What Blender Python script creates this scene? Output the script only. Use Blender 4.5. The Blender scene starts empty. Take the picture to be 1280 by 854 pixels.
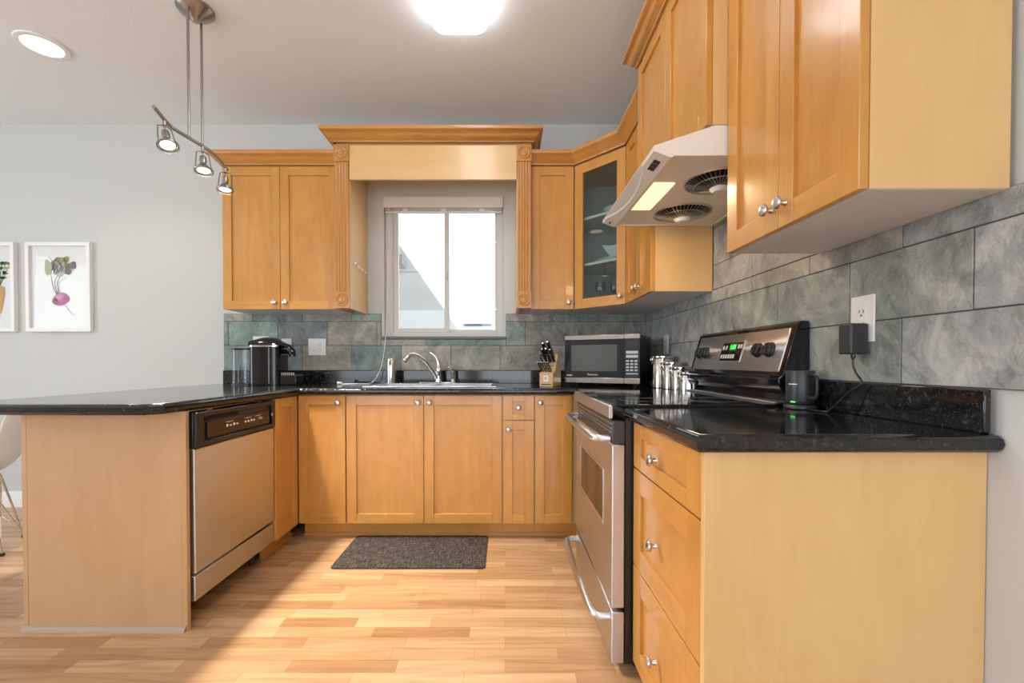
import bpy, bmesh, math, random
from mathutils import Vector, Matrix
random.seed(7)
S = bpy.context.scene
COL = S.collection
R = math.radians
PI = math.pi

# ---------------------------------------------------------------- camera, world, lights, exposure
cam_d = bpy.data.cameras.new('camera')
cam = bpy.data.objects.new('camera', cam_d); COL.objects.link(cam)
cam.location = (0, 0, 1.063)
cam.rotation_euler = (R(90) - 0.0145, 0, 0)
cam_d.sensor_fit = 'HORIZONTAL'; cam_d.sensor_width = 36; cam_d.lens = 559 / 1280 * 36
cam_d.shift_x = (640 - 631.6) / 1280; cam_d.shift_y = (461.6 - 427) / 1280
cam_d.clip_start = 0.02
S.camera = cam
S.view_settings.view_transform = 'Standard'; S.view_settings.look = 'None'
S.view_settings.gamma = 1; S.view_settings.use_curve_mapping = False
S.view_settings.exposure = 0.24

W = bpy.data.worlds.new('daylight'); S.world = W; W.use_nodes = True
W.node_tree.nodes['Background'].inputs[0].default_value = (.88, .94, 1, 1)
W.node_tree.nodes['Background'].inputs[1].default_value = .62

def lamp(name, kind, loc, energy, color=(1, 1, 1), target=None, parent=None, **kw):
    d = bpy.data.lights.new(name, kind); d.energy = energy; d.color = color
    for k, v in kw.items(): setattr(d, k, v)
    o = bpy.data.objects.new(name, d); COL.objects.link(o); o.location = loc
    if target is not None:
        o.rotation_euler = (Vector(target) - Vector(loc)).to_track_quat('-Z', 'Y').to_euler()
    if parent: o.parent = parent
    return o

SUN_DIR = Vector((.15, .75, -.65))
lamp('sun', 'SUN', (0, -8, 9), 10.0, (1, .97, .92), target=Vector((0, -8, 9)) + SUN_DIR, angle=R(.6))
# added fill lamps for daylight from unseen openings behind the camera and dining side
lamp('rear_left_fill', 'AREA', (-2.4, -3.9, 1.25), 58, (.84, .92, 1), target=(-2.4, 0, 1.25), shape='RECTANGLE', size=2.9, size_y=2.1)
lamp('rear_right_fill', 'AREA', (0.4, -3.9, 1.2), 46, (.84, .92, 1), target=(0.4, 0, 1.2), shape='RECTANGLE', size=1.9, size_y=2.1)
lamp('dining_side_fill', 'AREA', (-5.4, 0.2, 1.5), 68, (.84, .92, 1), target=(0, 0.2, 1.3), shape='RECTANGLE', size=2.4, size_y=1.6)  # added fill that brightens the doors facing left

# ---------------------------------------------------------------- materials
def nt(m):
    m.use_nodes = True
    return m.node_tree.nodes, m.node_tree.links, m.node_tree.nodes['Principled BSDF']
def mat(name, c, rough=.5, metal=0, spec=.5, bump=0, bscale=40, emit=0, coat=0, ecol=None):
    m = bpy.data.materials.new(name); n, l, b = nt(m)
    b.inputs['Base Color'].default_value = (*c, 1); b.inputs['Roughness'].default_value = rough
    b.inputs['Metallic'].default_value = metal; b.inputs['Specular IOR Level'].default_value = spec
    b.inputs['Coat Weight'].default_value = coat
    if emit:
        b.inputs['Emission Color'].default_value = (*(ecol or c), 1); b.inputs['Emission Strength'].default_value = emit
    tc = n.new('ShaderNodeTexCoord'); nz = n.new('ShaderNodeTexNoise'); nz.inputs['Scale'].default_value = bscale
    nz.inputs['Detail'].default_value = 3
    l.new(tc.outputs['Object'], nz.inputs['Vector'])
    mr = n.new('ShaderNodeMapRange'); mr.inputs[3].default_value = max(0, rough - .03); mr.inputs[4].default_value = rough + .03
    l.new(nz.outputs[0], mr.inputs[0]); l.new(mr.outputs[0], b.inputs['Roughness'])
    if bump:
        bp = n.new('ShaderNodeBump'); bp.inputs['Strength'].default_value = bump; bp.inputs['Distance'].default_value = .004
        l.new(nz.outputs[0], bp.inputs['Height']); l.new(bp.outputs[0], b.inputs['Normal'])
    return m
def ramp(n, stops):
    r = n.new('ShaderNodeValToRGB'); e = r.color_ramp.elements
    while len(e) < len(stops): e.new(.5)
    for i, (p, c) in enumerate(stops): e[i].position = p; e[i].color = (*c, 1)
    return r
def wood(name, light, dark, axis, rough=.32, fig=1.0):
    m = bpy.data.materials.new(name); n, l, b = nt(m)
    tc = n.new('ShaderNodeTexCoord'); oi = n.new('ShaderNodeObjectInfo')
    mul = n.new('ShaderNodeVectorMath'); mul.operation = 'SCALE'; mul.inputs[0].default_value = (7, 13, 5)
    l.new(oi.outputs['Random'], mul.inputs['Scale'])
    add = n.new('ShaderNodeVectorMath'); add.operation = 'ADD'
    l.new(tc.outputs['Object'], add.inputs[0]); l.new(mul.outputs[0], add.inputs[1])
    def noise(sa, sc, det, dist):
        mp = n.new('ShaderNodeMapping'); v = [sc] * 3; v[axis] = sa; mp.inputs['Scale'].default_value = v
        l.new(add.outputs[0], mp.inputs[0]); z = n.new('ShaderNodeTexNoise'); z.inputs['Scale'].default_value = 1
        z.inputs['Detail'].default_value = det; z.inputs['Distortion'].default_value = dist
        l.new(mp.outputs[0], z.inputs['Vector']); return z
    a = noise(1.1, 8, 4, 1.6); f = noise(7, 150, 3, .3); k = noise(9, 14, 2, 0)
    mx = n.new('ShaderNodeMix'); mx.data_type = 'FLOAT'; mx.inputs[0].default_value = .34
    l.new(a.outputs[0], mx.inputs[2]); l.new(f.outputs[0], mx.inputs[3])
    mx2 = n.new('ShaderNodeMix'); mx2.data_type = 'FLOAT'; mx2.inputs[0].default_value = .30
    l.new(mx.outputs[0], mx2.inputs[2]); l.new(k.outputs[0], mx2.inputs[3])
    mid = tuple((p + q) / 2 for p, q in zip(light, dark))
    w = .21 / fig
    r = ramp(n, [(.5 - w, dark), (.5, mid), (.5 + w, light)])
    l.new(mx2.outputs[0], r.inputs[0]); l.new(r.outputs[0], b.inputs['Base Color'])
    b.inputs['Roughness'].default_value = rough
    b.inputs['Coat Weight'].default_value = .5; b.inputs['Coat Roughness'].default_value = .13
    return m
HL, HD = (.65, .325, .075), (.49, .210, .036)        # honey maple doors
PL, PD = (.76, .50, .225), (.68, .42, .17)          # pale maple sheet panels
maple = [wood('maple_door_%s' % a, HL, HD, i) for i, a in enumerate('xyz')]
crownw = [wood('maple_moulding_%s' % a, (.60, .29, .075), (.45, .195, .040), i) for i, a in enumerate('xyz')]
pale = wood('pale_maple_panel', PL, PD, 2, .38)
palex = wood('pale_maple_board', PL, PD, 0, .38)
endm = wood('beech_end_panel', (.56, .34, .175), (.49, .285, .135), 2, .4)
melamine = mat('white_melamine', (.72, .71, .70), .5)
inner = mat('grey_melamine_lining', (.55, .58, .56), .5)
nickel = mat('brushed_nickel', (.62, .60, .57), .3, 1)
chrome = mat('chrome', (.80, .80, .80), .08, 1)
paint = mat('wall_paint', (.575, .595, .585), .75, bump=.08, bscale=160)
ceil_m = mat('ceiling_paint', (.80, .84, .88), .85, bump=.25, bscale=90)
white = mat('white_paint', (.82, .82, .81), .45)
vinyl = mat('window_vinyl', (.60, .585, .55), .4)
blindm = mat('blind_slat', (.74, .69, .62), .5)
plastic_w = mat('white_plastic', (.80, .79, .76), .35)
hoodm = mat('hood_enamel', (.79, .76, .72), .45)
black_p = mat('black_plastic', (.012, .012, .013), .3)
black_g = mat('black_gloss', (.006, .006, .007), .06)
dark_p = mat('dark_grey_plastic', (.035, .036, .038), .42)
brownp = mat('control_strip', (.02, .013, .010), .22)
glyph = mat('white_print', (.78, .78, .76), .6)
recess_shade = mat('dark_gap', (.004, .004, .004), .8)  # near-black stands in for shade inside the handle pocket, knife slots and groove
green_led = mat('green_display', (.05, .9, .12), .5, emit=1.6, ecol=(.08, 1, .12))
led_back = mat('display_window', (.0, .05, .01), .2, emit=.10, ecol=(.05, 1, .1))
lamp_white = mat('lit_diffuser', (.95, .97, 1), .5, emit=7.0, ecol=(.95, .98, 1))
bulb = mat('lit_bulb', (1, .92, .8), .5, emit=6, ecol=(1, .86, .66))
hood_lamp = mat('lit_hood_lens', (1, .8, .55), .35, emit=1.15, ecol=(1, .70, .40))
ceramic = mat('white_ceramic', (.80, .82, .82), .15)
rubber = mat('black_rubber', (.01, .01, .01), .7)
beech = wood('beech_block', (.62, .42, .22), (.52, .33, .15), 2, .4)
paper = mat('print_paper', (.80, .80, .78), .35)
stucco = mat('white_stucco', (.86, .86, .86), .9, bump=.3, bscale=30)
asphalt = mat('roof_shingle', (.12, .12, .12), .9)
chair_shell = mat('chair_shell', (.80, .79, .77), .35)
cord_w = mat('white_cord', (.78, .77, .74), .5)

def steel(name, c, rough, axis):
    m = bpy.data.materials.new(name); n, l, b = nt(m)
    b.inputs['Base Color'].default_value = (*c, 1); b.inputs['Metallic'].default_value = 1
    tc = n.new('ShaderNodeTexCoord'); mp = n.new('ShaderNodeMapping'); v = [900] * 3; v[axis] = 3; mp.inputs['Scale'].default_value = v
    z = n.new('ShaderNodeTexNoise'); z.inputs['Scale'].default_value = 1; z.inputs['Detail'].default_value = 2
    l.new(tc.outputs['Object'], mp.inputs[0]); l.new(mp.outputs[0], z.inputs['Vector'])
    mr = n.new('ShaderNodeMapRange'); mr.inputs[3].default_value = rough - .005; mr.inputs[4].default_value = rough + .005
    l.new(z.outputs[0], mr.inputs[0]); l.new(mr.outputs[0], b.inputs['Roughness'])
    b.inputs['Anisotropic'].default_value = .9; b.inputs['Anisotropic Rotation'].default_value = .25
    tg = n.new('ShaderNodeTangent'); tg.direction_type = 'RADIAL'; tg.axis = 'Z'; l.new(tg.outputs[0], b.inputs['Tangent'])
    return m
steel_y = steel('brushed_steel', (.66, .66, .68), .40, 1)
steel_x = steel('brushed_steel_trim', (.62, .61, .60), .25, 0)
steel_z = steel('brushed_steel_upright', (.66, .65, .64), .18, 2)

def granite():
    m = bpy.data.materials.new('black_granite'); n, l, b = nt(m)
    tc = n.new('ShaderNodeTexCoord')
    v = n.new('ShaderNodeTexVoronoi'); v.inputs['Scale'].default_value = 160
    l.new(tc.outputs['Object'], v.inputs['Vector'])
    z = n.new('ShaderNodeTexNoise'); z.inputs['Scale'].default_value = 70; z.inputs['Detail'].default_value = 5
    l.new(tc.outputs['Object'], z.inputs['Vector'])
    r1 = ramp(n, [(.0, (.16, .155, .13)), (.14, (.055, .055, .05)), (.22, (.0, .0, .0))])
    l.new(v.outputs['Distance'], r1.inputs[0])
    r2 = ramp(n, [(.45, (.006, .006, .007)), (.62, (.018, .019, .018)), (.75, (.06, .058, .05))])
    l.new(z.outputs[0], r2.inputs[0])
    a = n.new('ShaderNodeMix'); a.data_type = 'RGBA'; a.blend_type = 'ADD'; a.inputs[0].default_value = .8
    l.new(r2.outputs[0], a.inputs[6]); l.new(r1.outputs[0], a.inputs[7]); l.new(a.outputs[2], b.inputs['Base Color'])
    b.inputs['Roughness'].default_value = .09; b.inputs['Specular IOR Level'].default_value = .6
    return m
gran = granite()

def slate():
    m = bpy.data.materials.new('slate_tile'); n, l, b = nt(m)
    tc = n.new('ShaderNodeTexCoord'); at = n.new('ShaderNodeAttribute'); at.attribute_name = 'tile'
    z = n.new('ShaderNodeTexNoise'); z.inputs['Scale'].default_value = 7; z.inputs['Detail'].default_value = 9
    z.inputs['Distortion'].default_value = .8; z.inputs['Roughness'].default_value = .62
    l.new(tc.outputs['Object'], z.inputs['Vector'])
    r = ramp(n, [(.3, (.50, .54, .54)), (.5, (1, 1, 1)), (.68, (1.5, 1.42, 1.34))])
    l.new(z.outputs[0], r.inputs[0])
    mu = n.new('ShaderNodeMix'); mu.data_type = 'RGBA'; mu.blend_type = 'MULTIPLY'; mu.inputs[0].default_value = 1
    l.new(at.outputs['Color'], mu.inputs[6]); l.new(r.outputs[0], mu.inputs[7])
    z2 = n.new('ShaderNodeTexNoise'); z2.inputs['Scale'].default_value = 2.6; z2.inputs['Detail'].default_value = 4
    l.new(tc.outputs['Object'], z2.inputs['Vector'])
    r2 = ramp(n, [(.56, (0, 0, 0)), (.75, (.45, .45, .45))]); l.new(z2.outputs[0], r2.inputs[0])
    mx = n.new('ShaderNodeMix'); mx.data_type = 'RGBA'; mx.inputs[7].default_value = (.22, .17, .125, 1)
    l.new(r2.outputs[0], mx.inputs[0]); l.new(mu.outputs[2], mx.inputs[6]); l.new(mx.outputs[2], b.inputs['Base Color'])
    b.inputs['Roughness'].default_value = .42
    mg = n.new('ShaderNodeTexNoise'); mg.inputs['Scale'].default_value = 16; mg.inputs['Detail'].default_value = 9
    mg.inputs['Distortion'].default_value = .15
    l.new(tc.outputs['Object'], mg.inputs['Vector'])
    bp = n.new('ShaderNodeBump'); bp.inputs['Strength'].default_value = 1.0; bp.inputs['Distance'].default_value = .018
    l.new(mg.outputs[0], bp.inputs['Height']); l.new(bp.outputs[0], b.inputs['Normal'])
    return m
slate_m = slate()
grout = mat('dark_grout', (.075, .08, .075), .8)

def floor_mat():
    m = bpy.data.materials.new('laminate_strips'); n, l, b = nt(m)
    tc = n.new('ShaderNodeTexCoord')
    br = n.new('ShaderNodeTexBrick'); br.inputs['Scale'].default_value = 1
    br.inputs['Brick Width'].default_value = .38; br.inputs['Row Height'].default_value = .066
    br.inputs['Mortar Size'].default_value = .0007; br.inputs['Mortar Smooth'].default_value = 0; br.inputs['Bias'].default_value = -.1
    br.offset = .37; br.offset_frequency = 2; br.squash = .8; br.squash_frequency = 3
    br.inputs['Color1'].default_value = (.60, .385, .215, 1); br.inputs['Color2'].default_value = (.38, .195, .088, 1)
    br.inputs['Mortar'].default_value = (.36, .19, .09, 1)
    l.new(tc.outputs['Object'], br.inputs['Vector'])
    mp = n.new('ShaderNodeMapping'); mp.inputs['Scale'].default_value = (2.2, 26, 1); l.new(tc.outputs['Object'], mp.inputs[0])
    z = n.new('ShaderNodeTexNoise'); z.inputs['Scale'].default_value = 1; z.inputs['Detail'].default_value = 5; z.inputs['Distortion'].default_value = 1.2
    l.new(mp.outputs[0], z.inputs['Vector'])
    r = ramp(n, [(.3, (.82, .76, .70)), (.5, (1, 1, 1)), (.7, (1.13, 1.13, 1.12))]); l.new(z.outputs[0], r.inputs[0])
    mu = n.new('ShaderNodeMix'); mu.data_type = 'RGBA'; mu.blend_type = 'MULTIPLY'; mu.inputs[0].default_value = 1
    l.new(br.outputs[0], mu.inputs[6]); l.new(r.outputs[0], mu.inputs[7]); l.new(mu.outputs[2], b.inputs['Base Color'])
    b.inputs['Roughness'].default_value = .27
    return m
floor_m = floor_mat()

def glass_mat(name, tint, refl=1.0):
    m = bpy.data.materials.new(name); m.use_nodes = True; n = m.node_tree.nodes; l = m.node_tree.links
    n.remove(n['Principled BSDF']); o = n['Material Output']
    t = n.new('ShaderNodeBsdfTransparent'); t.inputs[0].default_value = (*tint, 1)
    g = n.new('ShaderNodeBsdfGlossy'); g.inputs['Roughness'].default_value = .02
    f = n.new('ShaderNodeLayerWeight'); f.inputs[0].default_value = .5
    p5 = n.new('ShaderNodeMath'); p5.operation = 'POWER'; p5.inputs[1].default_value = 5; l.new(f.outputs['Facing'], p5.inputs[0])
    k = n.new('ShaderNodeMath'); k.operation = 'MULTIPLY_ADD'; k.inputs[1].default_value = .9; k.inputs[2].default_value = .04*refl
    l.new(p5.outputs[0], k.inputs[0])
    mx = n.new('ShaderNodeMixShader'); l.new(k.outputs[0], mx.inputs[0]); l.new(t.outputs[0], mx.inputs[1]); l.new(g.outputs[0], mx.inputs[2])
    l.new(mx.outputs[0], o.inputs[0])
    return m
win_glass = glass_mat('window_glass', (.96, .98, .98))
cab_glass = glass_mat('cabinet_glass', (.80, .85, .84))
clear = glass_mat('clear_glass', (.93, .95, .95), 1.5)
glaze = glass_mat('picture_glazing', (.97, .98, .98), .25)
tank_m = glass_mat('tank_plastic', (.84, .87, .9), 1.6)

def rug_mat():
    m = bpy.data.materials.new('woven_mat'); n, l, b = nt(m)
    tc = n.new('ShaderNodeTexCoord')
    outs = []
    for sc in ((18, 230, 1), (230, 18, 1)):
        mp = n.new('ShaderNodeMapping'); mp.inputs['Scale'].default_value = sc; l.new(tc.outputs['Object'], mp.inputs[0])
        z = n.new('ShaderNodeTexNoise'); z.inputs['Scale'].default_value = 1; z.inputs['Detail'].default_value = 3
        l.new(mp.outputs[0], z.inputs['Vector']); outs.append(z.outputs[0])
    mx = n.new('ShaderNodeMix'); mx.data_type = 'FLOAT'; mx.inputs[0].default_value = .5
    l.new(outs[0], mx.inputs[2]); l.new(outs[1], mx.inputs[3])
    r = ramp(n, [(.40, (.010, .008, .007)), (.5, (.040, .034, .029)), (.60, (.15, .13, .11))])
    l.new(mx.outputs[0], r.inputs[0]); l.new(r.outputs[0], b.inputs['Base Color']); b.inputs['Roughness'].default_value = .9
    bp = n.new('ShaderNodeBump'); bp.inputs['Strength'].default_value = .5; bp.inputs['Distance'].default_value = .003
    l.new(mx.outputs[0], bp.inputs['Height']); l.new(bp.outputs[0], b.inputs['Normal'])
    return m
rug_m = rug_mat()

# ---------------------------------------------------------------- mesh helpers
class MB:
    def __init__(s, M=None): s.v = []; s.f = []; s.mi = []; s.col = []; s.M = M or Matrix()
    def addv(s, pts):
        i = len(s.v); s.v += [s.M @ Vector(p) for p in pts]; return i
    def face(s, idx, mi=0, col=None): s.f.append(tuple(idx)); s.mi.append(mi); s.col.append(col)
    def box(s, x0, x1, y0, y1, z0, z1, mi=0, col=None):
        x0, x1 = min(x0, x1), max(x0, x1); y0, y1 = min(y0, y1), max(y0, y1); z0, z1 = min(z0, z1), max(z0, z1)
        i = s.addv([(x0,y0,z0),(x1,y0,z0),(x1,y1,z0),(x0,y1,z0),(x0,y0,z1),(x1,y0,z1),(x1,y1,z1),(x0,y1,z1)])
        for q in ((3,2,1,0),(4,5,6,7),(0,1,5,4),(1,2,6,5),(2,3,7,6),(3,0,4,7)): s.face([i + k for k in q], mi, col)
        return s
    def rings(s, rings, mi=0, cap=True, closed=False):
        n = len(rings[0]); i0 = s.addv([p for r in rings for p in r]); m = len(rings)
        for a in range(m if closed else m - 1):
            b = (a + 1) % m
            for k in range(n):
                s.face([i0 + a*n + k, i0 + a*n + (k+1) % n, i0 + b*n + (k+1) % n, i0 + b*n + k], mi)
        if cap and not closed:
            s.face([i0 + k for k in range(n)][::-1], mi); s.face([i0 + (m-1)*n + k for k in range(n)], mi)
        return s
    def cyl(s, p0, p1, r0, r1=None, seg=20, mi=0):
        r1 = r0 if r1 is None else r1
        return s.lathe([(r0, 0), (r1, (Vector(p1) - Vector(p0)).length)], p0, Vector(p1) - Vector(p0), seg, mi)
    def lathe(s, prof, o, axis=(0, 0, 1), seg=28, mi=0, cap=True, sx=1):
        o = Vector(o); q = Vector(axis).normalized().to_track_quat('Z', 'Y')
        rs = [[o + q @ Vector((r*sx*math.cos(2*PI*k/seg), r*math.sin(2*PI*k/seg), h)) for k in range(seg)] for r, h in prof]
        return s.rings(rs, mi, cap)
    def tube(s, pts, r, seg=10, mi=0, cap=True, closed=False, flat=1.0):
        pts = [Vector(p) for p in pts]; n = len(pts); rr = r if isinstance(r, (list, tuple)) else [r]*n
        rs = []; up = None
        for i, p in enumerate(pts):
            a = pts[(i-1) % n] if (closed or i > 0) else p; b = pts[(i+1) % n] if (closed or i < n-1) else p
            t = (b - a).normalized()
            if up is None: up = t.orthogonal().normalized()
            up = (up - t * up.dot(t)); up = up.normalized() if up.length > 1e-6 else t.orthogonal().normalized()
            w = t.cross(up)
            rs.append([p + rr[i]*(math.cos(2*PI*k/seg)*up + flat*math.sin(2*PI*k/seg)*w) for k in range(seg)])
        return s.rings(rs, mi, cap, closed)
    def prism(s, poly, h0, h1, fn, mi=0):
        """poly 2D (counter-clockwise), fn(a, b, h) -> point"""
        n = len(poly); i = s.addv([fn(a, b, h0) for a, b in poly] + [fn(a, b, h1) for a, b in poly])
        s.face([i + k for k in range(n)][::-1], mi); s.face([i + n + k for k in range(n)], mi)
        for k in range(n): s.face([i + k, i + (k+1) % n, i + n + (k+1) % n, i + n + k], mi)
        return s
    def ball(s, c, rx, ry, rz, seg=20, rg=10, mi=0):
        rs = [[(c[0]+rx*math.sin(PI*j/rg)*math.cos(2*PI*k/seg), c[1]+ry*math.sin(PI*j/rg)*math.sin(2*PI*k/seg), c[2]-rz*math.cos(PI*j/rg)) for k in range(seg)] for j in [.02] + list(range(1, rg)) + [rg-.02]]
        return s.rings(rs, mi)
    def sweep(s, plan, z0, prof, mi=0, side=1):
        """moulding: plan polyline, prof of (out, up), 'out' is to the right of travel"""
        P = [Vector((p[0], p[1])) for p in plan]; n = len(P); rs = []
        for i in range(n):
            d0 = (P[i]-P[i-1]).normalized() if i else (P[1]-P[0]).normalized()
            d1 = (P[i+1]-P[i]).normalized() if i < n-1 else d0
            n0 = Vector((d0.y, -d0.x))*side; n1 = Vector((d1.y, -d1.x))*side
            m = (n0 + n1).normalized(); m = m / max(.3, m.dot(n0))
            rs.append([(P[i].x + m.x*o, P[i].y + m.y*o, z0 + u) for o, u in prof])
        return s.rings(rs, mi)
    def mesh(s, name, mats, inv=None, smooth=True, angle=35):
        me = bpy.data.meshes.new(name)
        inv = inv or Matrix()
        me.from_pydata([inv @ v for v in s.v], [], s.f)
        for m in (mats if isinstance(mats, (list, tuple)) else [mats]): me.materials.append(m)
        for p, i in zip(me.polygons, s.mi): p.material_index = i
        if any(c is not None for c in s.col):
            ca = me.color_attributes.new('tile', 'FLOAT_COLOR', 'CORNER')
            for p, c in zip(me.polygons, s.col):
                for li in p.loop_indices: ca.data[li].color = (*(c or (.1, .1, .1)), 1)
        bm = bmesh.new(); bm.from_mesh(me); bmesh.ops.recalc_face_normals(bm, faces=bm.faces); bm.to_mesh(me); bm.free()
        if smooth:
            me.shade_smooth(); me.set_sharp_from_angle(angle=R(angle))
        return me

def rootmat(o): return Matrix.Translation(o.location) @ Matrix.Rotation(o.rotation_euler.z, 4, 'Z')
def tagit(o, label=None, cat=None, group=None, kind=None):
    if label: o['label'] = label
    if cat: o['category'] = cat
    if group: o['group'] = group
    if kind: o['kind'] = kind
    return o
def thing(name, label, cat, loc, rz=0, group=None):
    o = bpy.data.objects.new(name, None); COL.objects.link(o); o.empty_display_size = .05
    o.location = loc; o.rotation_euler = (0, 0, rz)
    return tagit(o, label, cat, group)
def topof(o):
    while o.parent: o = o.parent
    return o
def part(name, mb, mats, parent, bevel=0, label=None, angle=35, seg=2):
    """all builders work in world space; parts inherit only the root's transform"""
    root = topof(parent)
    me = mb.mesh(name, mats, rootmat(root).inverted(), angle=angle)
    o = bpy.data.objects.new(name, me); COL.objects.link(o); o.parent = parent
    if bevel: bev(o, bevel, seg)
    if label: o['label'] = label
    return o
def bev(o, w, seg=2):
    b = o.modifiers.new('edge', 'BEVEL'); b.width = w; b.segments = seg; b.limit_method = 'ANGLE'; b.angle_limit = R(50); b.harden_normals = False
def solo(name, mb, mats, label, cat, origin, bevel=0, group=None, angle=35, seg=2):
    me = mb.mesh(name, mats, Matrix.Translation(origin).inverted(), angle=angle)
    o = bpy.data.objects.new(name, me); COL.objects.link(o); o.location = origin
    if bevel: bev(o, bevel, seg)
    return tagit(o, label, cat, group)
def struct(name, mb, mats, bevel=0, parent=None, angle=35):
    me = mb.mesh(name, mats, angle=angle)
    o = bpy.data.objects.new(name, me); COL.objects.link(o)
    if parent: o.parent = parent
    else: o['kind'] = 'structure'
    if bevel: bev(o, bevel)
    return o
def frame_mat(O, u):
    """local x = u (to the right seen from the front), y = inward, z = up"""
    u = Vector((u[0], u[1], 0)).normalized(); inn = Vector((-u.y, u.x, 0))
    M = Matrix.Identity(4); M.col[0][:3] = u; M.col[1][:3] = inn; M.col[2][:3] = (0, 0, 1); M.col[3][:3] = O
    return M
def textmesh(txt, size, M, depth=.0004):
    c = bpy.data.curves.new('t', 'FONT'); c.body = txt; c.size = size; c.extrude = depth; c.align_x = 'CENTER'; c.align_y = 'CENTER'
    o = bpy.data.objects.new('t', c); COL.objects.link(o)
    dg = bpy.context.evaluated_depsgraph_get(); me = bpy.data.meshes.new_from_object(o.evaluated_get(dg))
    mb = MB(M); i = mb.addv([tuple(v.co) for v in me.vertices])
    for p in me.polygons: mb.face([i + k for k in p.vertices])
    bpy.data.objects.remove(o); bpy.data.meshes.remove(me); bpy.data.curves.remove(c)
    return mb
UPR = Matrix.Rotation(R(90), 4, 'X')           # text laid on an upright local x/z face, reading from -y

# ---------------------------------------------------------------- sizes of the room
YB, XR, HC = 3.287, 1.04, 2.80
ZC, ZT, ZU, ZTOP = .873, .913, 1.417, 2.356
YF, XF, XL = 2.662, .43, -1.2425
YU, XU = 2.967, .72
XW0, YW0 = -5.6, -4.0
# ---------------------------------------------------------------- setting
struct('floor', MB().box(XW0, XR + .15, YW0, YB + .16, -.1, 0), floor_m)
struct('ceiling', MB().box(XW0 - .2, XR + .15, YW0 - .2, YB + .16, HC, HC + .12), ceil_m)
WX0, WX1, WZ0, WZ1 = -.887, -.015, 1.254, 2.27
wb = MB(); wy = YB + .16
wb.box(XW0, WX0, YB, wy, 0, HC); wb.box(WX1, XR + .15, YB, wy, 0, HC); wb.box(WX0, WX1, YB, wy, 0, WZ0); wb.box(WX0, WX1, YB, wy, WZ1, HC)
struct('wall_back', wb, paint)
struct('wall_right', MB().box(XR, XR + .15, YW0, YB, 0, HC), paint)
wl = MB()
wl.box(XW0 - .15, XW0, YW0, -1.2, 0, HC); wl.box(XW0 - .15, XW0, 1.6, wy, 0, HC); wl.box(XW0 - .15, XW0, -1.2, 1.6, 0, .65); wl.box(XW0 - .15, XW0, -1.2, 1.6, 2.35, HC)
struct('wall_left', wl, paint)
wr = MB()
for x0, x1, z0, z1 in ((XW0, -3.95, 0, HC), (-.85, -.6, 0, HC), (-3.95, -.85, 0, .15), (-3.95, -.85, 2.35, HC), (-.6, XR + .15, 2.3, HC)):
    wr.box(x0, x1, YW0 - .15, YW0, z0, z1)
struct('wall_rear', wr, paint)
bb = MB().prism([(0, 0), (.016, 0), (.016, .07), (.012, .08), (.012, .10), (.006, .112), (0, .115)], XW0, -2.07, lambda a, b, h: (h, YB - a, b))
struct('baseboard_back', bb, white)
struct('shadow_gable', MB().prism([(-.5, 2.92), (-3.0, 6.5), (-5.6, 2.92)], 2.9, YB + .17, lambda a, b, h: (a, h, b)), asphalt)  # unseen gable roof, shaped to cast the diagonal shadow on the house next door

# kitchen window
win = bpy.data.objects.new('window_1', None); COL.objects.link(win); win['kind'] = 'structure'
fy0, fy1 = YB + .035, YB + .10
f = MB(); fw = .058
f.box(WX0, WX0 + fw, fy0, fy1, WZ0, WZ1); f.box(WX1 - fw + .012, WX1, fy0, fy1, WZ0, WZ1)
f.box(WX0 + fw, WX1 - fw + .012, fy0, fy1, WZ0, WZ0 + .036); f.box(WX0 + fw, WX1 - fw + .012, fy0, fy1, WZ1 - .032, WZ1)
struct('window_frame', f, vinyl, .003, win)
xm = -.447
sash = MB(); y0, y1 = fy0 + .008, fy0 + .034; xa, xb, za, zb = WX0 + fw, xm + .03, WZ0 + .036, WZ1 - .032
sash.box(xa, xa + .036, y0, y1, za, zb); sash.box(xb - .036, xb, y0, y1, za, zb); sash.box(xa + .036, xb - .036, y0, y1, za, za + .028); sash.box(xa + .036, xb - .036, y0, y1, zb - .028, zb)
struct('sliding_sash', sash, vinyl, .002, win)
struct('sash_latch', MB().box(xb - .03, xb - .012, y0 - .012, y0, 1.68, 1.74), vinyl, .003, win)
fix = MB(); xc, xd = xm - .002, WX1 - fw + .012; y2, y3 = y1 + .002, fy1 - .004
fix.box(xc, xc + .03, y2, y3, za, zb); fix.box(xd - .016, xd, y2, y3, za, zb); fix.box(xc + .03, xd - .016, y2, y3, za, za + .022); fix.box(xc + .03, xd - .016, y2, y3, zb - .022, zb)
struct('fixed_sash', fix, vinyl, .002, win)
for z in (1.46, 1.96): struct('sash_clip', MB().box(xd - .030, xd - .002, y2 - .008, y2, z - .008, z + .008), nickel, .002, win)
struct('sliding_pane', MB().box(xa + .03, xb - .03, y0 + .010, y0 + .014, za + .03, zb - .03), win_glass, 0, win)
struct('fixed_pane', MB().box(xc + .025, xd - .012, y2 + .010, y2 + .014, za + .018, zb - .018), win_glass, 0, win)
sill = MB().box(WX0 - .022, WX1 + .02, YB - .022, YB + .035, WZ0 - .018, WZ0)
struct('trim_2', sill, mat('slate_sill', (.09, .11, .105), .35), .003)

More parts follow.
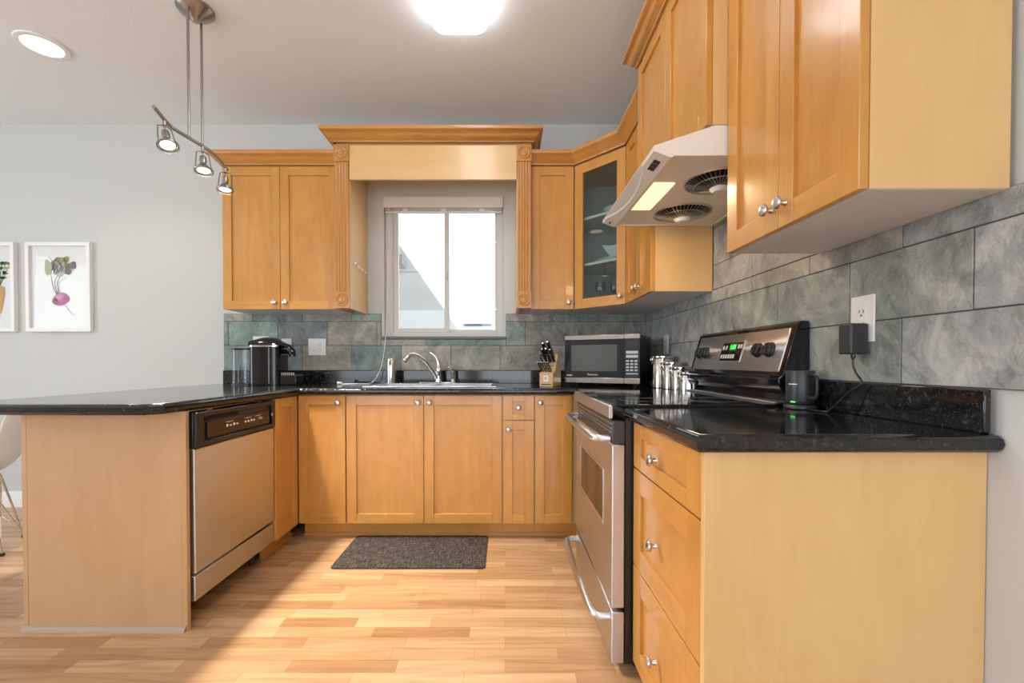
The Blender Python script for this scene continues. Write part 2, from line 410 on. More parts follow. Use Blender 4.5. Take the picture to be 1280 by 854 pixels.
# slate tile splashbacks
PAL_B = [(.18, .27, .235), (.25, .26, .225), (.18, .22, .225), (.33, .31, .27), (.20, .26, .235), (.21, .31, .265), (.27, .255, .225)]
PAL_R = [(.33, .345, .35), (.37, .385, .39), (.30, .325, .325), (.39, .40, .40), (.32, .34, .315), (.35, .335, .30)]
def tiles(fn, rows, u0, u1, pitch, holes, pal, seed):
    rnd = random.Random(seed); mb = MB()
    for z0, z1, off in rows:
        k = math.floor((u0 - off) / pitch)
        while off + k * pitch < u1:
            segs = [(max(u0, off + k*pitch), min(u1, off + (k+1)*pitch), z0, z1)]
            for (ha, hb, hc, hd) in holes:
                out = []
                for a, b, c, d in segs:
                    if a >= hb or b <= ha or c >= hd or d <= hc: out.append((a, b, c, d)); continue
                    if a < ha: out.append((a, ha, c, d))
                    if b > hb: out.append((hb, b, c, d))
                    a2, b2 = max(a, ha), min(b, hb)
                    if c < hc: out.append((a2, b2, c, hc))
                    if d > hd: out.append((a2, b2, hd, d))
                segs = out
            c0 = rnd.choice(pal); j = rnd.uniform(.85, 1.15); col = tuple(x * j for x in c0)
            for a, b, c, d in segs:
                g = .0016
                if b - a > .006 and d - c > .006: fn(mb, a + g, b - g, c + g, d - g, col)
            k += 1
    return mb
tb = tiles(lambda m, a, b, c, d, col: m.box(a, b, YB - .012, YB - .0006, c, d, 0, col),
           [(1.007, 1.189, -1.124), (1.189, 1.365, -1.302), (1.365, 1.4225, -1.124)], -2.062, XR - .012, .362,
           [(WX0 - .022, WX1 + .02, WZ0 - .02, 3)], PAL_B, 5)
tb.box(-2.062, XR - .012, YB - .009, YB - .0006, 1.007, WZ0 - .02, 1, (.07, .07, .07)); tb.box(-2.062, WX0 - .022, YB - .009, YB - .0006, WZ0 - .02, 1.4225, 1, (.07,) * 3); tb.box(WX1 + .02, XR - .012, YB - .009, YB - .0006, WZ0 - .02, 1.4225, 1, (.07,) * 3)
solo('tile_backsplash', tb, [slate_m, grout], 'greenish slate tile backsplash running along the wall under the window', 'backsplash', (-.5, YB, 1.0), .0015)
tr = tiles(lambda m, a, b, c, d, col: m.box(XR - .012, XR - .0006, a, b, c, d, 0, col),
           [(1.007, 1.179, 1.162), (1.179, 1.36, .985), (1.36, 1.4225, 1.162), (1.4225, 1.541, 1.162), (1.541, 1.722, .985), (1.722, 1.83, 1.162)], .72, YB, .354,
           [(.6, 1.462, 1.4225, 3), (2.218, 4, 1.4225, 3)], PAL_R, 11)
tr.box(XR - .009, XR - .0006, .72, YB, 1.007, 1.4225, 1, (.07,) * 3); tr.box(XR - .009, XR - .0006, 1.462, 2.218, 1.4225, 1.83, 1, (.07,) * 3)
solo('tile_backsplash', tr, [slate_m, grout], 'grey slate tile backsplash on the wall behind the range and under the hood', 'backsplash', (XR, 2.0, 1.0), .0015)

# ---------------------------------------------------------------- granite worktops
def offset(poly, d):
    n = len(poly); out = []
    for i in range(n):
        a, b, c = Vector(poly[i-1]), Vector(poly[i]), Vector(poly[(i+1) % n])
        d0 = (b - a).normalized(); d1 = (c - b).normalized()
        n0 = Vector((-d0.y, d0.x)); n1 = Vector((-d1.y, d1.x)); m = (n0 + n1).normalized()
        m = m / m.dot(n0); out.append((b.x + m.x*d, b.y + m.y*d))
    return out
def slab(poly, hole, z0, z1, r, seg=6):
    mb = MB(); rs = []
    for k in range(seg + 1):
        t = PI * k / seg; ins = r * (1 - math.sin(t)); zz = (z0 + z1)/2 - (z1 - z0)/2 * math.cos(t)
        rs.append([(x, y, zz) for x, y in offset(poly, ins)])
    mb.rings(rs, cap=False)
    def capz(z, P):
        bm = bmesh.new(); ed = []
        for loop in [P] + ([hole] if hole else []):
            vs = [bm.verts.new((x, y, z)) for x, y in loop]
            ed += [bm.edges.new((vs[i], vs[(i+1) % len(vs)])) for i in range(len(vs))]
        bmesh.ops.triangle_fill(bm, edges=ed, use_beauty=True); bm.verts.index_update()
        i = mb.addv([tuple(v.co) for v in bm.verts])
        for fc in bm.faces: mb.face([i + v.index for v in fc.verts])
        bm.free()
    capz(z1, offset(poly, r)); capz(z0, offset(poly, r))
    if hole:
        n = len(hole); i = mb.addv([(x, y, z0) for x, y in hole] + [(x, y, z1) for x, y in hole])
        for k in range(n): mb.face([i + k, i + (k+1) % n, i + n + (k+1) % n, i + n + k])
    return mb
big = [(-2.06, YB - .002), (-2.06, 1.60), (-1.30, 1.60), (-1.255, 1.645), (-1.212, 2.632), (.398, 2.632), (.398, 2.272), (XR - .002, 2.272), (XR - .002, YB - .002)]
sinkhole = [(-.84, 2.74), (-.08, 2.74), (-.08, 3.17), (-.84, 3.17)]
wt = thing('granite_worktop', 'black granite worktop running from the peninsula under the window to the microwave corner', 'worktop', (-.5, 2.9, ZC))
part('slab', slab(big, sinkhole, ZC, ZT, .012), gran, wt)
part('upstand', MB().box(-2.06, XR - .014, YB - .026, YB - .013, ZT, 1.006).box(XR - .026, XR - .013, 2.29, YB - .026, ZT, 1.006), gran, wt, .002)
wt2 = thing('granite_worktop', 'short black granite worktop on the drawer cabinet, carrying the black mug', 'worktop', (.72, 1.2, ZC))
part('slab', slab([(.398, .926), (XR - .002, .926), (XR - .002, 1.502), (.398, 1.502)], None, ZC, ZT, .014), gran, wt2)
part('upstand', MB().box(XR - .028, XR - .013, .943, 1.502, ZT, 1.006), gran, wt2, .003)

# ---------------------------------------------------------------- cabinets
def knob(parent, M, u, z):
    mb = MB(M)
    mb.lathe([(.0085, 0), (.007, .003), (.006, .012), (.009, .015), (.0155, .018), (.0165, .022), (.0145, .0265), (.008, .0292), (.001, .030)], (u, 0, z), (0, -1, 0), 20)
    return part('knob', mb, nickel, parent, label='round brushed nickel knob')
def door(parent, M, u0, u1, z0, z1, ax, name='door', knob_at=None, st=.058, glass=False, t=.02, rail=None):
    """shaker leaf: stiles run upright (slot 0), rails along the front (slot 1), sunk panel"""
    mb = MB(M); rail = rail or st
    mb.box(u0, u0 + st, 0, t, z0, z1); mb.box(u1 - st, u1, 0, t, z0, z1)
    mb.box(u0 + st, u1 - st, 0, t, z0, z0 + rail, 1); mb.box(u0 + st, u1 - st, 0, t, z1 - rail, z1, 1)
    if not glass:
        mb.box(u0 + st - .002, u1 - st + .002, .0105, .0165, z0 + rail - .002, z1 - rail + .002, 2)
    d = part(name, mb, [maple[2], maple[ax], maple[2]], parent, .0016)
    if glass:
        part('glass_pane', MB(M).box(u0 + st - .003, u1 - st + .003, .010, .014, z0 + rail - .003, z1 - rail + .003), cab_glass, d, label='dark clear glass pane')
    if knob_at: knob(d, M, *knob_at)
    return d
CROWN = [(0, 0), (.010, 0), (.012, .010), (.022, .016), (.036, .034), (.050, .050), (.060, .054), (.063, .060), (.063, .076), (0, .076)]
def base(label, loc, group='base cabinets'):
    return thing('base_cabinet', label, 'cabinet', loc)

zb0, zb1 = .10, .867
FB = frame_mat((0, YF, 0), (1, 0))
def back_base(label, x0, x1, toe=True, carc=True):
    c = base(label, ((x0 + x1)/2, YF + .3, 0))
    if carc:
        part('carcass', MB().box(x0, x1, YF + .021, YF + .6, .095, ZC - .001), pale, c)
        part('toe_kick', MB().box(x0, x1, YF + .075, YF + .09, 0, .095).box(x0, x1, YF + .066, YF + .075, 0, .022), maple[0], c)
    return c
# left of the sink, in the inner corner
c = back_base('base cabinet with one door in the inner corner left of the sink', -1.232, -.952)
door(c, FB, -1.2345, -.955, zb0, zb1, 0, knob_at=(-.995, .825), st=.055)
c = base('wide double-door base cabinet under the sink', (-.485, YF + .3, 0))
cm = MB()
cm.box(-.951, -.933, YF + .021, YF + .6, .095, ZC - .001); cm.box(-.036, -.018, YF + .021, YF + .6, .095, ZC - .001)
cm.box(-.933, -.036, YF + .021, YF + .6, .095, .113); cm.box(-.933, -.036, YF + .588, YF + .6, .113, ZC - .001); cm.box(-.933, -.036, YF + .021, YF + .04, ZC - .04, ZC - .001)
part('carcass', cm, pale, c)
part('toe_kick', MB().box(-.951, -.018, YF + .075, YF + .09, 0, .095).box(-.951, -.018, YF + .066, YF + .075, 0, .022), maple[0], c)
door(c, FB, -.948, -.4875, zb0, zb1, 0, knob_at=(-.520, .825)); door(c, FB, -.4845, -.021, zb0, zb1, 0, knob_at=(-.452, .825))
c = back_base('narrow base cabinet with a small drawer above a slim door', -.017, .174)
door(c, FB, -.012, .171, .722, zb1, 0, 'drawer', (.079, .795), .055, rail=.035); door(c, FB, -.012, .171, zb0, .717, 0, knob_at=(.019, .665), st=.055)
c = back_base('base cabinet with one tall door beside the range', .175, .448)
door(c, FB, .178, .400, zb0, zb1, 0, knob_at=(.209, .825), st=.055)
# left run: slim corner unit, dishwasher opening, end panel
FL = frame_mat((XL + .006, 0, 0), (0, 1))
c = base('slim base cabinet with one door between the dishwasher and the corner', (XL - .3, 2.53, 0))
part('carcass', MB().box(XL - .6, XL - .016, 2.402, 2.662, .095, ZC - .001).box(XL - .6, XL - .016, 2.662, YB - .03, .095, ZC - .001), pale, c)
part('toe_kick', MB().box(XL - .085, XL - .07, 2.402, YF + .065, 0, .095).box(XL - .07, XL - .061, 2.402, YF + .065, 0, .022), maple[1], c)
door(c, FL, 2.404, 2.655, zb0, zb1, 1, st=.055)
c = thing('peninsula_end', 'plain beech-coloured end panel closing the peninsula beside the dishwasher', 'panel', (-1.58, 1.77, 0))
part('end_panel', MB().box(-1.885, -1.276, 1.755, 1.774, 0, ZC - .001), endm, c, .001)
part('edge_strip', MB().box(-1.276, -1.257, 1.755, 1.774, 0, ZC - .001), endm, c, .001)
part('back_panel', MB().box(-1.905, -1.886, 1.755, YB - .02, 0, ZC - .001), endm, c, .001)
part('top_rail', MB().box(XL - .06, XL - .02, 1.776, 2.400, .867, ZC - .001), maple[1], c)
part('shoe_moulding', MB().prism([(0, 0), (.014, 0), (.012, .012), (.005, .02), (0, .022)], -1.905, -1.262, lambda a, b, h: (h, 1.7545 - a, b)), mat('greige_moulding', (.42, .30, .21), .5), c)

# right base: three drawers
FR = frame_mat((XF, 0, 0), (0, -1))
c = base('drawer cabinet with three drawers nearest the camera, right of the range', (.74, 1.23, 0))
part('carcass', MB().box(XF + .021, XR - .004, .98, 1.497, .075, ZC - .001), pale, c)
part('toe_kick', MB().box(XF + .08, XF + .095, .98, 1.497, 0, .075), maple[1], c)
part('side_panel', MB().box(XF + .0, XR - .002, .960, .979, 0, ZC - .001), pale, c, .001)
for z0, z1, kz in ((.717, .867, .785), (.392, .712, .54), (.06, .387, .205)):
    door(c, FR, -1.494, -.981, z0, z1, 1, 'drawer', (-1.268, kz), .075, rail=.045 if z0 > .7 else .07)

# uppers on the window wall
FU = frame_mat((0, YU, 0), (1, 0))
def upper_body(c, x0, x1):
    part('carcass', MB().box(x0, x1, YU + .021, YB - .002, ZU + .0012, ZTOP + .06), pale, c)
    part('bottom_panel', MB().box(x0 + .002, x1 - .002, YU + .022, YB - .003, ZU, ZU + .001), melamine, c, label='white underside panel')
c = thing('wall_cabinet', 'double-door wall cabinet left of the window', 'cabinet', (-1.49, 3.12, ZU))
upper_body(c, -1.87, -1.107)
door(c, FU, -1.868, -1.4905, ZU, ZTOP, 0, knob_at=(-1.523, ZU + .045)); door(c, FU, -1.4875, -1.109, ZU, ZTOP, 0, knob_at=(-1.452, ZU + .045))
part('crown_moulding', MB().sweep([(-1.87, YB - .002), (-1.87, YU), (-1.107, YU)], ZTOP + .007, CROWN, side=1), crownw[0], c, angle=50)
# fluted window surround
c = thing('window_surround', 'fluted maple surround with header board and crown framing the window', 'cabinet trim', (-.47, 3.1, ZU))
YP = 2.90
def pilaster(x0, x1):
    mb = MB(); w = x1 - x0; zs = [ZU, ZU + .105, 2.361, 2.466]
    mb.box(x0, x1, YP - .006, YP + .02, zs[0], zs[1]); mb.box(x0, x1, YP - .006, YP + .02, zs[2], zs[3])
    nf = 4; pr = [(x0 + .004, YP + .02)]
    m_ = .012; fwid = (w - 2*m_) / nf
    pr.append((x0 + .004, YP))
    for i in range(nf):
        a = x0 + m_ + i*fwid
        for k in range(7):
            t = PI*k/6; pr.append((a + fwid/2 - (fwid/2 - .002)*math.cos(t), YP + .006*math.sin(t)))
    pr += [(x1 - .004, YP), (x1 - .004, YP + .02)]
    mb.prism(pr, zs[1], zs[2], lambda a, b, h: (a, b, h))
    p = part('pilaster', mb, crownw[2], c, angle=30)
    ro = MB()
    for zc in ((zs[0] + zs[1])/2, (zs[2] + zs[3])/2):
        ro.lathe([(.040, 0), (.040, .004), (.036, .007), (.031, .004), (.027, .0015), (.022, .004), (.019, .007), (.014, .005), (.010, .006), (.006, .009), (.001, .010)], ((x0 + x1)/2, YP - .006, zc), (0, -1, 0), 32)
    part('rosette', ro, crownw[2], p, angle=30)
pilaster(-1.105, -1.008); pilaster(.074, .169)
part('side_panel', MB().box(-1.028, -1.008, YP + .0205, YB - .002, ZU, 2.466), pale, c)
part('side_panel', MB().box(.074, .094, YP + .0205, YB - .002, ZU, 2.466), pale, c)
part('filler', MB().box(-1.1045, -1.0285, YP + .0205, YU + .02, ZU, 2.466).box(.0945, .1675, YP + .0205, YU + .02, ZU, 2.466), crownw[2], c)
part('header_board', MB().box(-1.0075, .0735, YP + .004, YP + .022, 2.246, 2.466), palex, c, .001)
part('top_board', MB().box(-1.100, .164, YP + .024, YB - .002, 2.4665, 2.535), palex, c)
part('crown_moulding', MB().sweep([(-1.105, YB - .002), (-1.105, YP - .004), (.169, YP - .004), (.169, YB - .002)], 2.4785, [(o*1.12, u) for o, u in CROWN], side=1), crownw[0], c, angle=50)
# right of the window
c = thing('wall_cabinet', 'single-door wall cabinet between the window and the glass corner cabinet', 'cabinet', (.31, 3.12, ZU))
upper_body(c, .170, .452)
door(c, FU, .171, .452, ZU, ZTOP, 0, knob_at=(.420, ZU + .045))
part('crown_moulding', MB().sweep([(.170, YU), (.455, YU)], ZTOP + .007, CROWN, side=1), crownw[0], c, angle=50)
# glazed corner cabinet
A, B = Vector((.458, YU)), Vector((XU, 2.684)); du = (B - A); LG = du.length; FD = frame_mat((A.x, A.y, 0), du)
c = thing('wall_cabinet', 'diagonal corner wall cabinet with a glass door holding white dishes', 'cabinet', (.8, 3.05, ZU))
inn = Vector((-du.y, du.x)).normalized() * .021
pent = [(A.x + .001, YB - .014), (A.x + .001 , A.y + .022), (A.x + inn.x, A.y + inn.y), (B.x + inn.x, B.y + inn.y), (XU + .022, 2.684), (XR - .014, 2.684), (XR - .014, YB - .014)]
pf = lambda a, b, h: (a, b, h)
part('bottom_panel', MB().prism(pent, ZU, ZU + .016, pf), melamine, c); part('top_panel', MB().prism(pent, ZTOP - .012, ZTOP + .06, pf), pale, c)
part('lining', MB().box(A.x + .001, A.x + .017, A.y + .022, YB - .014, ZU + .0165, ZTOP - .0125).box(A.x + .017, XR - .014, YB - .026, YB - .014, ZU + .0165, ZTOP - .0125)
     .box(XR - .026, XR - .014, 2.700, YB - .026, ZU + .0165, ZTOP - .0125).box(XU + .022, XR - .014, 2.684, 2.700, ZU + .0165, ZTOP - .0125), inner, c)
pin = [(A.x + .018, YB - .027), (A.x + .018, A.y + .035), (B.x + inn.x + .01, B.y + inn.y + .005 + .016), (XR - .027, 2.7005), (XR - .027, YB - .027)]
SH1, SH2 = 1.715, 2.015
for z in (SH1, SH2): part('shelf', MB().prism(pin, z - .016, z, pf), melamine, c)
door(c, FD, .002, LG - .002, ZU, ZTOP, 0, knob_at=(LG - .033, ZU + .05), glass=True, st=.062)
part('crown_moulding', MB().sweep([(.4555, YU), (XU, 2.684)], ZTOP + .007, CROWN, side=1), crownw[0], c, angle=50)
# small cabinet on the right wall before the hood
FX = frame_mat((XU, 0, 0), (0, -1))
def side_upper(label, y0, y1, z0, z1, xf, n=2, crown=None):
    c = thing('wall_cabinet', label, 'cabinet', ((xf + XR)/2, (y0 + y1)/2, z0))
    part('carcass', MB().box(xf + .021, XR - .014, y0, y1, z0 + .0012, z1 + .06), pale, c)
    part('bottom_panel', MB().box(xf + .021, XR - .016, y0 + .002, y1 - .002, z0, z0 + .001), melamine, c, label='white underside panel')
    F = frame_mat((xf, 0, 0), (0, -1)); w = (y1 - y0)/n
    for i in range(n):
        ya = y1 - i*w; kn = None
        if z0 < 1.6: kn = (-(ya - w) - .030 if i == 0 else -ya + .030, z0 + .058)
        door(c, F, -ya + .0015, -(ya - w) - .0015, z0, z1, 1, knob_at=kn)
    if crown: part('crown_moulding', MB().sweep(crown, z1 + .007, CROWN, side=1), crownw[1], c, angle=50)
    return c
side_upper('small double-door wall cabinet between the glass corner cabinet and the hood', 2.222, 2.682, ZU, ZTOP, XU, 2, [(XU, 2.684), (XU, 2.222)])
side_upper('deep double-door wall cabinet directly above the range hood', 1.463, 2.220, 1.837, 2.507, .652, 2, [(XR - .002, 2.220), (.652, 2.220), (.652, 1.463), (XR - .002, 1.463)])
side_upper('large double-door wall cabinet nearest the camera on the right wall', .915, 1.460, ZU, ZTOP, XU, 2, [(XU, 1.460), (XU, .915), (XR - .002, .915)])

# ---------------------------------------------------------------- dishwasher
c = thing('dishwasher', 'stainless steel dishwasher with black control panel under the peninsula worktop', 'dishwasher', (XL - .3, 2.087, 0))
y0, y1 = 1.783, 2.396; FW = frame_mat((XL, y0, 0), (0, 1)); wd = y1 - y0
part('tub', MB(FW).box(.004, wd - .004, .075, .58, .09, .862), black_p, c)
part('door_panel', MB(FW).box(.001, wd - .001, .001, .055, .214, .716), steel_y, c, .004)
part('access_panel', MB(FW).box(.001, wd - .001, .004, .06, .102, .202), steel_y, c, .003)
fas = MB(FW); zf0, zf1 = .720, .862
fas.box(0, wd, .004, .07, zf0, zf1)
fas.box(0, .045, -.010, .004, zf0, zf1); fas.box(wd - .03, wd, -.010, .004, zf0, zf1); fas.box(.045, wd - .03, -.010, .004, zf1 - .022, zf1); fas.box(.045, wd - .03, -.010, .004, zf0, zf0 + .022)
fs = part('control_fascia', fas, black_p, c, .004)
part('handle_pocket', MB(FW).box(.06, .29, -.002, .0039, .822, .838), recess_shade, fs)
cp = part('control_strip', MB(FW).box(.075, wd - .05, -.003, .0039, .748, .815), brownp, fs, .002)
marks = [(u, u + .014, .778, .778 + random.choice((.008, .011))) for u in (.2, .225, .25, .275, .34, .365, .39, .412)]
marks += [(u, u + .05, .798, .800) for u in (.2, .345, .43)] + [(.455, .490, .786, .789), (.465, .497, .779, .782)]
for u0, u1, z0, z1 in marks: part('control_mark', MB(FW).box(u0, u1, -.0036, -.003, z0, z1), glyph, cp)
part('emblem', MB(FW).lathe([(.009, 0), (.009, .0012), (.007, .002), (.001, .002)], (wd - .038, -.0102, .79), (0, -1, 0), 20), nickel, fs)
for u in (.03, wd - .06): part('foot', MB(FW).cyl((u, .09, 0), (u, .09, .09), .012), dark_p, c)
for u in (.10, wd - .13): part('mounting_bracket', MB(FW).box(u, u + .03, .01, .05, .8625, .8665), nickel, c)

# ---------------------------------------------------------------- range
RX, RY0, RY1 = .362, 1.508, 2.268
c = thing('electric_range', 'freestanding stainless steel electric range with black glass cooktop', 'range', (.7, 1.888, 0))
FG = frame_mat((RX, RY1, 0), (0, -1)); wd = RY1 - RY0
part('body', MB(FG).box(0.002, wd - .002, .045, .665, .035, .895), black_p, c)
for u in (.05, wd - .05):
    for y in (.10, .60): part('foot', MB(FG).cyl((u, y, 0), (u, y, .035), .015), rubber, c)
part('cooktop', MB(FG).box(0, wd, .004, .56, .896, .922), black_g, c, .003)
bmat = mat('burner_print', (.16, .16, .16), .3)
for u, y, r in ((.2, .16, .105), (.56, .16, .085), (.2, .42, .08), (.56, .42, .105)):
    part('burner_ring', MB(FG).tube([(u + r*math.cos(2*PI*k/40), y + r*math.sin(2*PI*k/40), .9222) for k in range(40)], .0006, 4, closed=True), bmat, c)
part('front_trim', MB(FG).box(0, wd, -.012, .003, .874, .918), steel_y, c, .003)
dr = part('oven_door', MB(FG).box(.002, wd - .002, .0, .044, .226, .785), steel_y, c, .004)
vt = part('vent_strip', MB(FG).box(.002, wd - .002, .002, .044, .7855, .866), dark_p, dr, .003)
vl = MB(FG)
for z in (.853, .836, .824): vl.box(.01, wd - .012, -.001, .002, z, z + .0035)
part('vent_lines', vl, nickel, vt)
wz0, wz1, wu0, wu1 = .47, .675, .13, wd - .27
wf = MB(FG); e = .008
wu1 = wd - .13
wf.box(wu0, wu1, -.003, .0, wz0, wz0 + e); wf.box(wu0, wu1, -.003, .0, wz1 - e, wz1); wf.box(wu0, wu0 + e, -.003, .0, wz0 + e, wz1 - e); wf.box(wu1 - e, wu1, -.003, .0, wz0 + e, wz1 - e)
part('window_frame', wf, nickel, dr, .001)
part('oven_window', MB(FG).box(wu0 + e, wu1 - e, -.0015, .0, wz0 + e, wz1 - e), mat('oven_window_glass', (.05, .035, .03), .08, .6), dr)
def bow(z, outd, u0, u1):
    p = []
    p += [(u0, 0, z), (u0 + .002, -outd*.55, z), (u0 + .018, -outd*.88, z)]
    for k in range(9):
        t = k/8; p.append((u0 + .05 + (u1 - u0 - .10)*t, -outd*(1 + .10*math.sin(PI*t)), z))
    p += [(u1 - .018, -outd*.88, z), (u1 - .002, -outd*.55, z), (u1, 0, z)]
    return p
part('door_handle', MB(FG).tube(bow(.802, .055, .045, wd - .035), .0125, 14), steel_y, dr, label='curved tubular steel handle')
dw = part('storage_drawer', MB(FG).box(.002, wd - .002, .0, .044, .035, .213), steel_y, c, .004)
part('drawer_handle', MB(FG).tube(bow(.185, .06, .045, wd - .03), .0135, 14), steel_y, dw, label='curved tubular steel handle')
# backguard
bp = [(.585, .9225), (.585, .955), (.560, .985), (.560, 1.008), (.575, 1.02), (.625, 1.195), (.638, 1.205), (.662, 1.205), (.664, 1.19), (.664, .9225)]
bgm = MB(FG); bgm.prism(bp, 0, wd, lambda a, b, h: (h, a, b))
bg = part('backguard', bgm, black_g, c, .003)
part('riser_trim', MB(FG).box(.01, wd - .01, .553, .584, .9225, .928), steel_y, bg, .001)
tilt = math.atan2(.05, .175)
MF = FG @ Matrix.Translation((0, .575, 1.02)) @ Matrix.Rotation(-tilt, 4, 'X')
ph = .182
fp = part('control_face', MB(MF).box(.028, wd - .028, -.003, .004, .012, ph - .012), steel_y, bg, .003)
dsp = part('display_panel', MB(MF).box(.285, .455, -.005, -.003, .052, .132), black_g, fp, .001)
part('display_window', MB(MF).box(.35, .405, -.0056, -.005, .095, .127), led_back, dsp)
part('clock_digits', textmesh('1:08', .027, MF @ Matrix.Translation((.378, -.006, .111)) @ UPR), green_led, dsp)
bgy = mat('button_grey', (.55, .56, .56), .4)
for u, z in ((.294, .101), (.318, .101), (.418, .104), (.437, .104)) + tuple((.294 + i*.02, .062) for i in range(6)):
    part('button', MB(MF).box(u, u + .013, -.0062, -.005, z, z + .018), bgy, dsp, .0006)
part('panel_bezel', MB(MF).box(.278, .285, -.0055, -.003, .046, .138).box(.455, .459, -.0055, -.003, .046, .138).box(.285, .455, -.0055, -.003, .046, .051).box(.285, .455, -.0055, -.003, .133, .138), nickel, fp)
for u in (.068, .135, .575, .650):
    kb = MB(MF); kb.lathe([(.028, 0), (.028, .005), (.025, .008), (.024, .017), (.021, .020), (.001, .0205)], (u, -.003, .092), (0, -1, 0), 28)
    kb.box(u - .005, u + .005, -.027, -.022, .072, .112)
    part('control_knob', kb, black_p, fp, .001)
km = MB(MF)
for i in range(5): km.box(.175 + i*.016, .175 + i*.016 + .008, -.0034, -.003, .06 + (i % 2)*.012, .064 + (i % 2)*.012)
part('printed_marks', km, dark_p, fp)

# ---------------------------------------------------------------- range hood
HY0, HY1, HX0, HZ = 1.466, 2.2195, .492, 1.738
c = thing('range_hood', 'off-white under-cabinet range hood with lit lamp and two fans above the range', 'range hood', (.75, 1.84, HZ))
prof = [(.548, HZ), (.486, HZ + .020), (.480, HZ + .025), (.484, HZ + .032), (.672, 1.832), (.682, 1.8355), (XR - .014, 1.8355), (XR - .014, HZ)]
shell = MB()
hb = [(x, z) for x, z in prof[:-1]] + [(XR - .014, HZ), (XR - .026, HZ), (XR - .026, 1.823), (.684, 1.823), (.505, HZ + .026), (.556, HZ + .0045), (.556, HZ)]
hb = hb[::-1]
shell.prism(hb, HY0 + .012, HY1 - .012, lambda a, b, h: (a, h, b))
shell.prism(prof[::-1], HY0, HY0 + .012, lambda a, b, h: (a, h, b)); shell.prism(prof[::-1], HY1 - .012, HY1, lambda a, b, h: (a, h, b))
hs = part('canopy', shell, hoodm, c)
# bevelled front lip: scooped out in the middle, push buttons at its near end
lip = MB(); ring = []
lu = Vector((.546 - .482, 0, -.023)); ln = Vector((lu.z, 0, -lu.x)).normalized()      # ln: out of the bevel, downwards
LA = Vector((.482, 0, HZ + .022))
for k in range(33):
    t = k/32; y = HY0 + (HY1 - HY0)*t; f_ = max(0, math.sin(PI*min(1, max(0, (t - .16)/.74))))**.8*.62
    q = lambda a, d: tuple(LA + lu*a + ln*d + Vector((0, y, 0)))
    th = .007
    ring.append([q(-.02, 0), q(f_ - .0, .0015), q(f_ + .05, th), q(.93, th), q(1.02, .003), q(1.05, -.001)])
lip.rings(ring)
lp = part('front_lip', lip, hoodm, c, angle=25)
for i in range(3):
    y = HY0 + .045 + i*.026; p0 = LA + lu*.32 + ln*.0072; p1 = LA + lu*.66 + ln*.0072
    bm_ = MB(); j = bm_.addv([p0 + Vector((0, y, 0)), p1 + Vector((0, y, 0)), p1 + Vector((0, y + .020, 0)), p0 + Vector((0, y + .020, 0))] + [v + ln*.003 + Vector((0, yy, 0)) for v, yy in ((p0, y), (p1, y), (p1, y + .020), (p0, y + .020))])
    for fc in ((0, 1, 2, 3), (7, 6, 5, 4), (0, 4, 5, 1), (1, 5, 6, 2), (2, 6, 7, 3), (3, 7, 4, 0)): bm_.face([j + m for m in fc])
    part('push_button', bm_, dark_p, lp, .0006)
p0 = LA + lu*.45 + ln*.0075
part('emblem', MB().tube([p0 + Vector((0, HY1 - .05, 0)), p0 + Vector((0, HY1 - .03, 0))], .004, 6), dark_p, lp)
und = MB(); N = 40; fans = ((.800, 2.035), (.800, 1.680)); fr = .125
def plate(x0, x1, y0, y1, cx, cy, r, z):
    circ = []; sq = []
    for k in range(N):
        a = 2*PI*k/N; ca, sa = math.cos(a), math.sin(a); circ.append((cx + r*ca, cy + r*sa, z))
        s_ = min(((x1 - cx) if ca > 0 else (cx - x0))/max(abs(ca), 1e-6), ((y1 - cy) if sa > 0 else (cy - y0))/max(abs(sa), 1e-6))
        sq.append((cx + s_*ca, cy + s_*sa, z))
    for cxr, cyr in ((x0, y0), (x1, y0), (x1, y1), (x0, y1)):
        k = min(range(N), key=lambda q: (sq[q][0] - cxr)**2 + (sq[q][1] - cyr)**2); sq[k] = (cxr, cyr, z)
    i = und.addv(circ + sq)
    for k in range(N): und.face([i + k, i + (k+1) % N, i + N + (k+1) % N, i + N + k])
ym = 1.8575; ux0, ux1 = .557, XR - .02
zpl = HZ + .004
plate(.655, ux1, HY0 + .01, ym, *fans[1], fr, zpl); plate(.655, ux1, ym, HY1 - .01, *fans[0], fr, zpl)
und.box(ux0, .655, HY0 + .01, HY1 - .01, zpl, zpl + .002)
for cx, cy in fans:
    und.lathe([(fr, 0), (fr - .01, .05), (.03, .055)], (cx, cy, zpl), (0, 0, 1), N, 1, cap=False)
part('underside', und, [hoodm, dark_p], c, angle=30)
